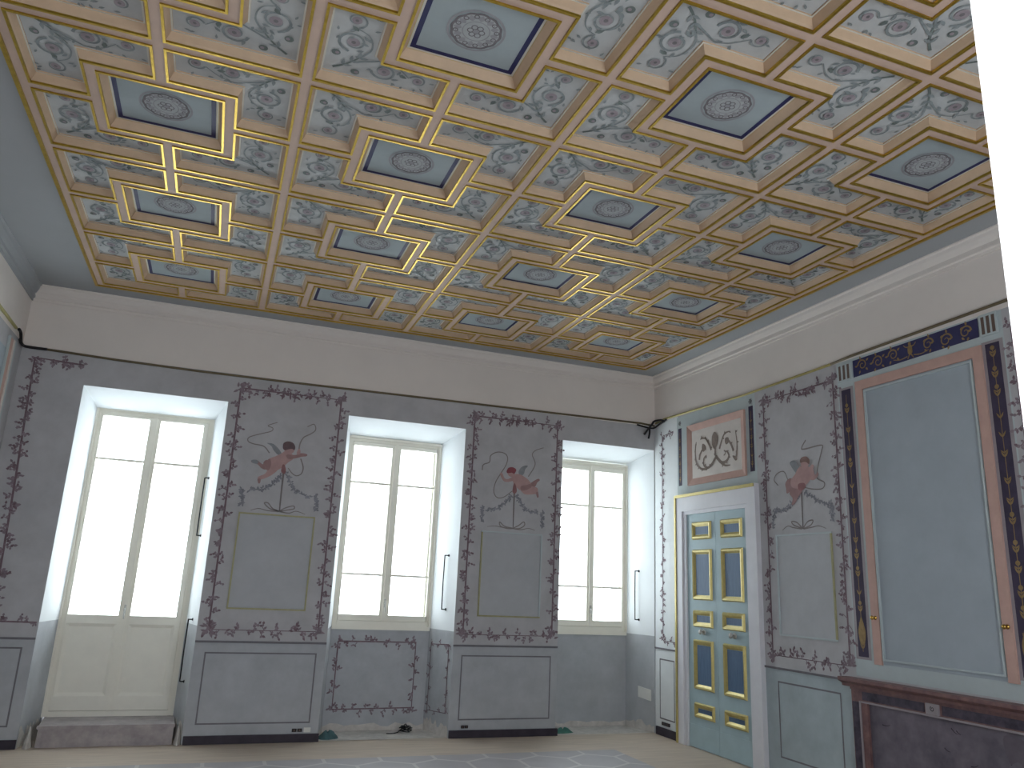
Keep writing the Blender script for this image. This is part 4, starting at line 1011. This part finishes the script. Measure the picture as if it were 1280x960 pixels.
# white plastic elbow by the step
for (x, lb) in ((1.268, 'white plastic sheet bunched right of the marble step'), (.045, 'white plastic sheet bunched left of the marble step')):
    r = random.Random(int(x * 10) + 2); m = MB(); nu, nv = 14, 6; vs = []
    for v in range(nv + 1):
        t = v / nv
        for u in range(nu):
            a = 2 * math.pi * u / nu; rad = (1 - t * .8) * (1 + .2 * math.sin(4 * a + x) + r.uniform(-.1, .1))
            vs.append((x + .03 * rad * math.cos(a), WB + .03 + .07 * rad * math.sin(a), FL + .001 + .16 * t * (1 + .12 * math.sin(3 * a))))
    m.faces(vs, [(v * nu + u, v * nu + (u + 1) % nu, (v + 1) * nu + (u + 1) % nu, (v + 1) * nu + u) for v in range(nv) for u in range(nu)] + [tuple(range(nv * nu, nv * nu + nu))], 'rough')
    tag(m.build('plastic_sheet', None, True), lb, 'plastic sheet', 'plastic sheets beside the step')

# ------------------------------------------------------------------ the doorway the picture is taken through
m = MB()
m.box((DX1, YR + .002, FL), (DX1 + .12, YR - .75, DZ), 'jamb'); m.box((DX0 - .12, YR, FL), (DX0, YR - .75, DZ), 'jamb'); m.box((DX0 - .12, YR, DZ), (DX1 + .12, YR - .75, DZ + .12), 'jamb')
m.box((DX1 - .002, YR + .004, FL), (DX1 + .09, YR - .001, DZ + .09), 'jamb')
struct(m.build('door_3'), 'white door jamb glaring at the upper right picture edge', 'door frame')

# ------------------------------------------------------------------ light
w = bpy.data.worlds.new('overcast_sky'); SC.world = w; w.use_nodes = True
bg = w.node_tree.nodes['Background']; bg.inputs[0].default_value = (0.90, 0.96, 1.0, 1); bg.inputs[1].default_value = SKY
def portal(name, loc, rot, sx, sy):
    l = bpy.data.lights.new(name, 'AREA'); l.shape = 'RECTANGLE'; l.size = sx; l.size_y = sy; l.cycles.is_portal = True
    o = bpy.data.objects.new(name, l); COL.objects.link(o); o.location = loc; o.rotation_euler = rot
H = math.pi / 2
for k, z0 in (('door', .2), ('mid', 1.05), ('right', 1.05)):
    b0, b1 = OPEN[k][2:]; portal('daylight_' + k, ((b0 + b1) / 2, YW + .42, (z0 + ZT1) / 2), (-H, 0, 0), b1 - b0, ZT1 - z0)
for a, b in REAR_FILL: portal('daylight_rear', ((a + b) / 2, YR - .05, sum(RZ) / 2), (H, 0, 0), b - a, RZ[1] - RZ[0])  # sky light through the added rear opening, as fill
portal('daylight_doorway', ((DX0 + DX1) / 2, YR - .8, DZ / 2), (H, 0, 0), DX1 - DX0, DZ)
fl = bpy.data.lights.new('camera_flash', 'POINT'); fl.energy = FLASH; fl.shadow_soft_size = .012
fo = bpy.data.objects.new('camera_flash', fl); COL.objects.link(fo); fo.location = (1.29, -8.0, 1.56)

# ------------------------------------------------------------------ camera
cam = bpy.data.cameras.new('camera'); co = bpy.data.objects.new('camera', cam); COL.objects.link(co)
cam.sensor_width = 36; cam.lens = 966.9 / 1280 * 36; cam.clip_start = .02; cam.clip_end = 200
co.location = (1.35105, -7.98735, 1.53225); co.rotation_euler = (1.826, -.0431, -.3633)
SC.camera = co
vs_ = SC.view_settings
SC.display_settings.display_device = 'sRGB'
vs_.view_transform = 'Standard'; vs_.look = 'None'; vs_.gamma = 1; vs_.use_curve_mapping = False; vs_.exposure = EXPO
SC.cycles.max_bounces = 12; SC.cycles.diffuse_bounces = 6; SC.cycles.transparent_max_bounces = 12
SC.cycles.sample_clamp_indirect = 6; SC.cycles.caustics_reflective = False; SC.cycles.caustics_refractive = False
SC.cycles.use_denoising = True
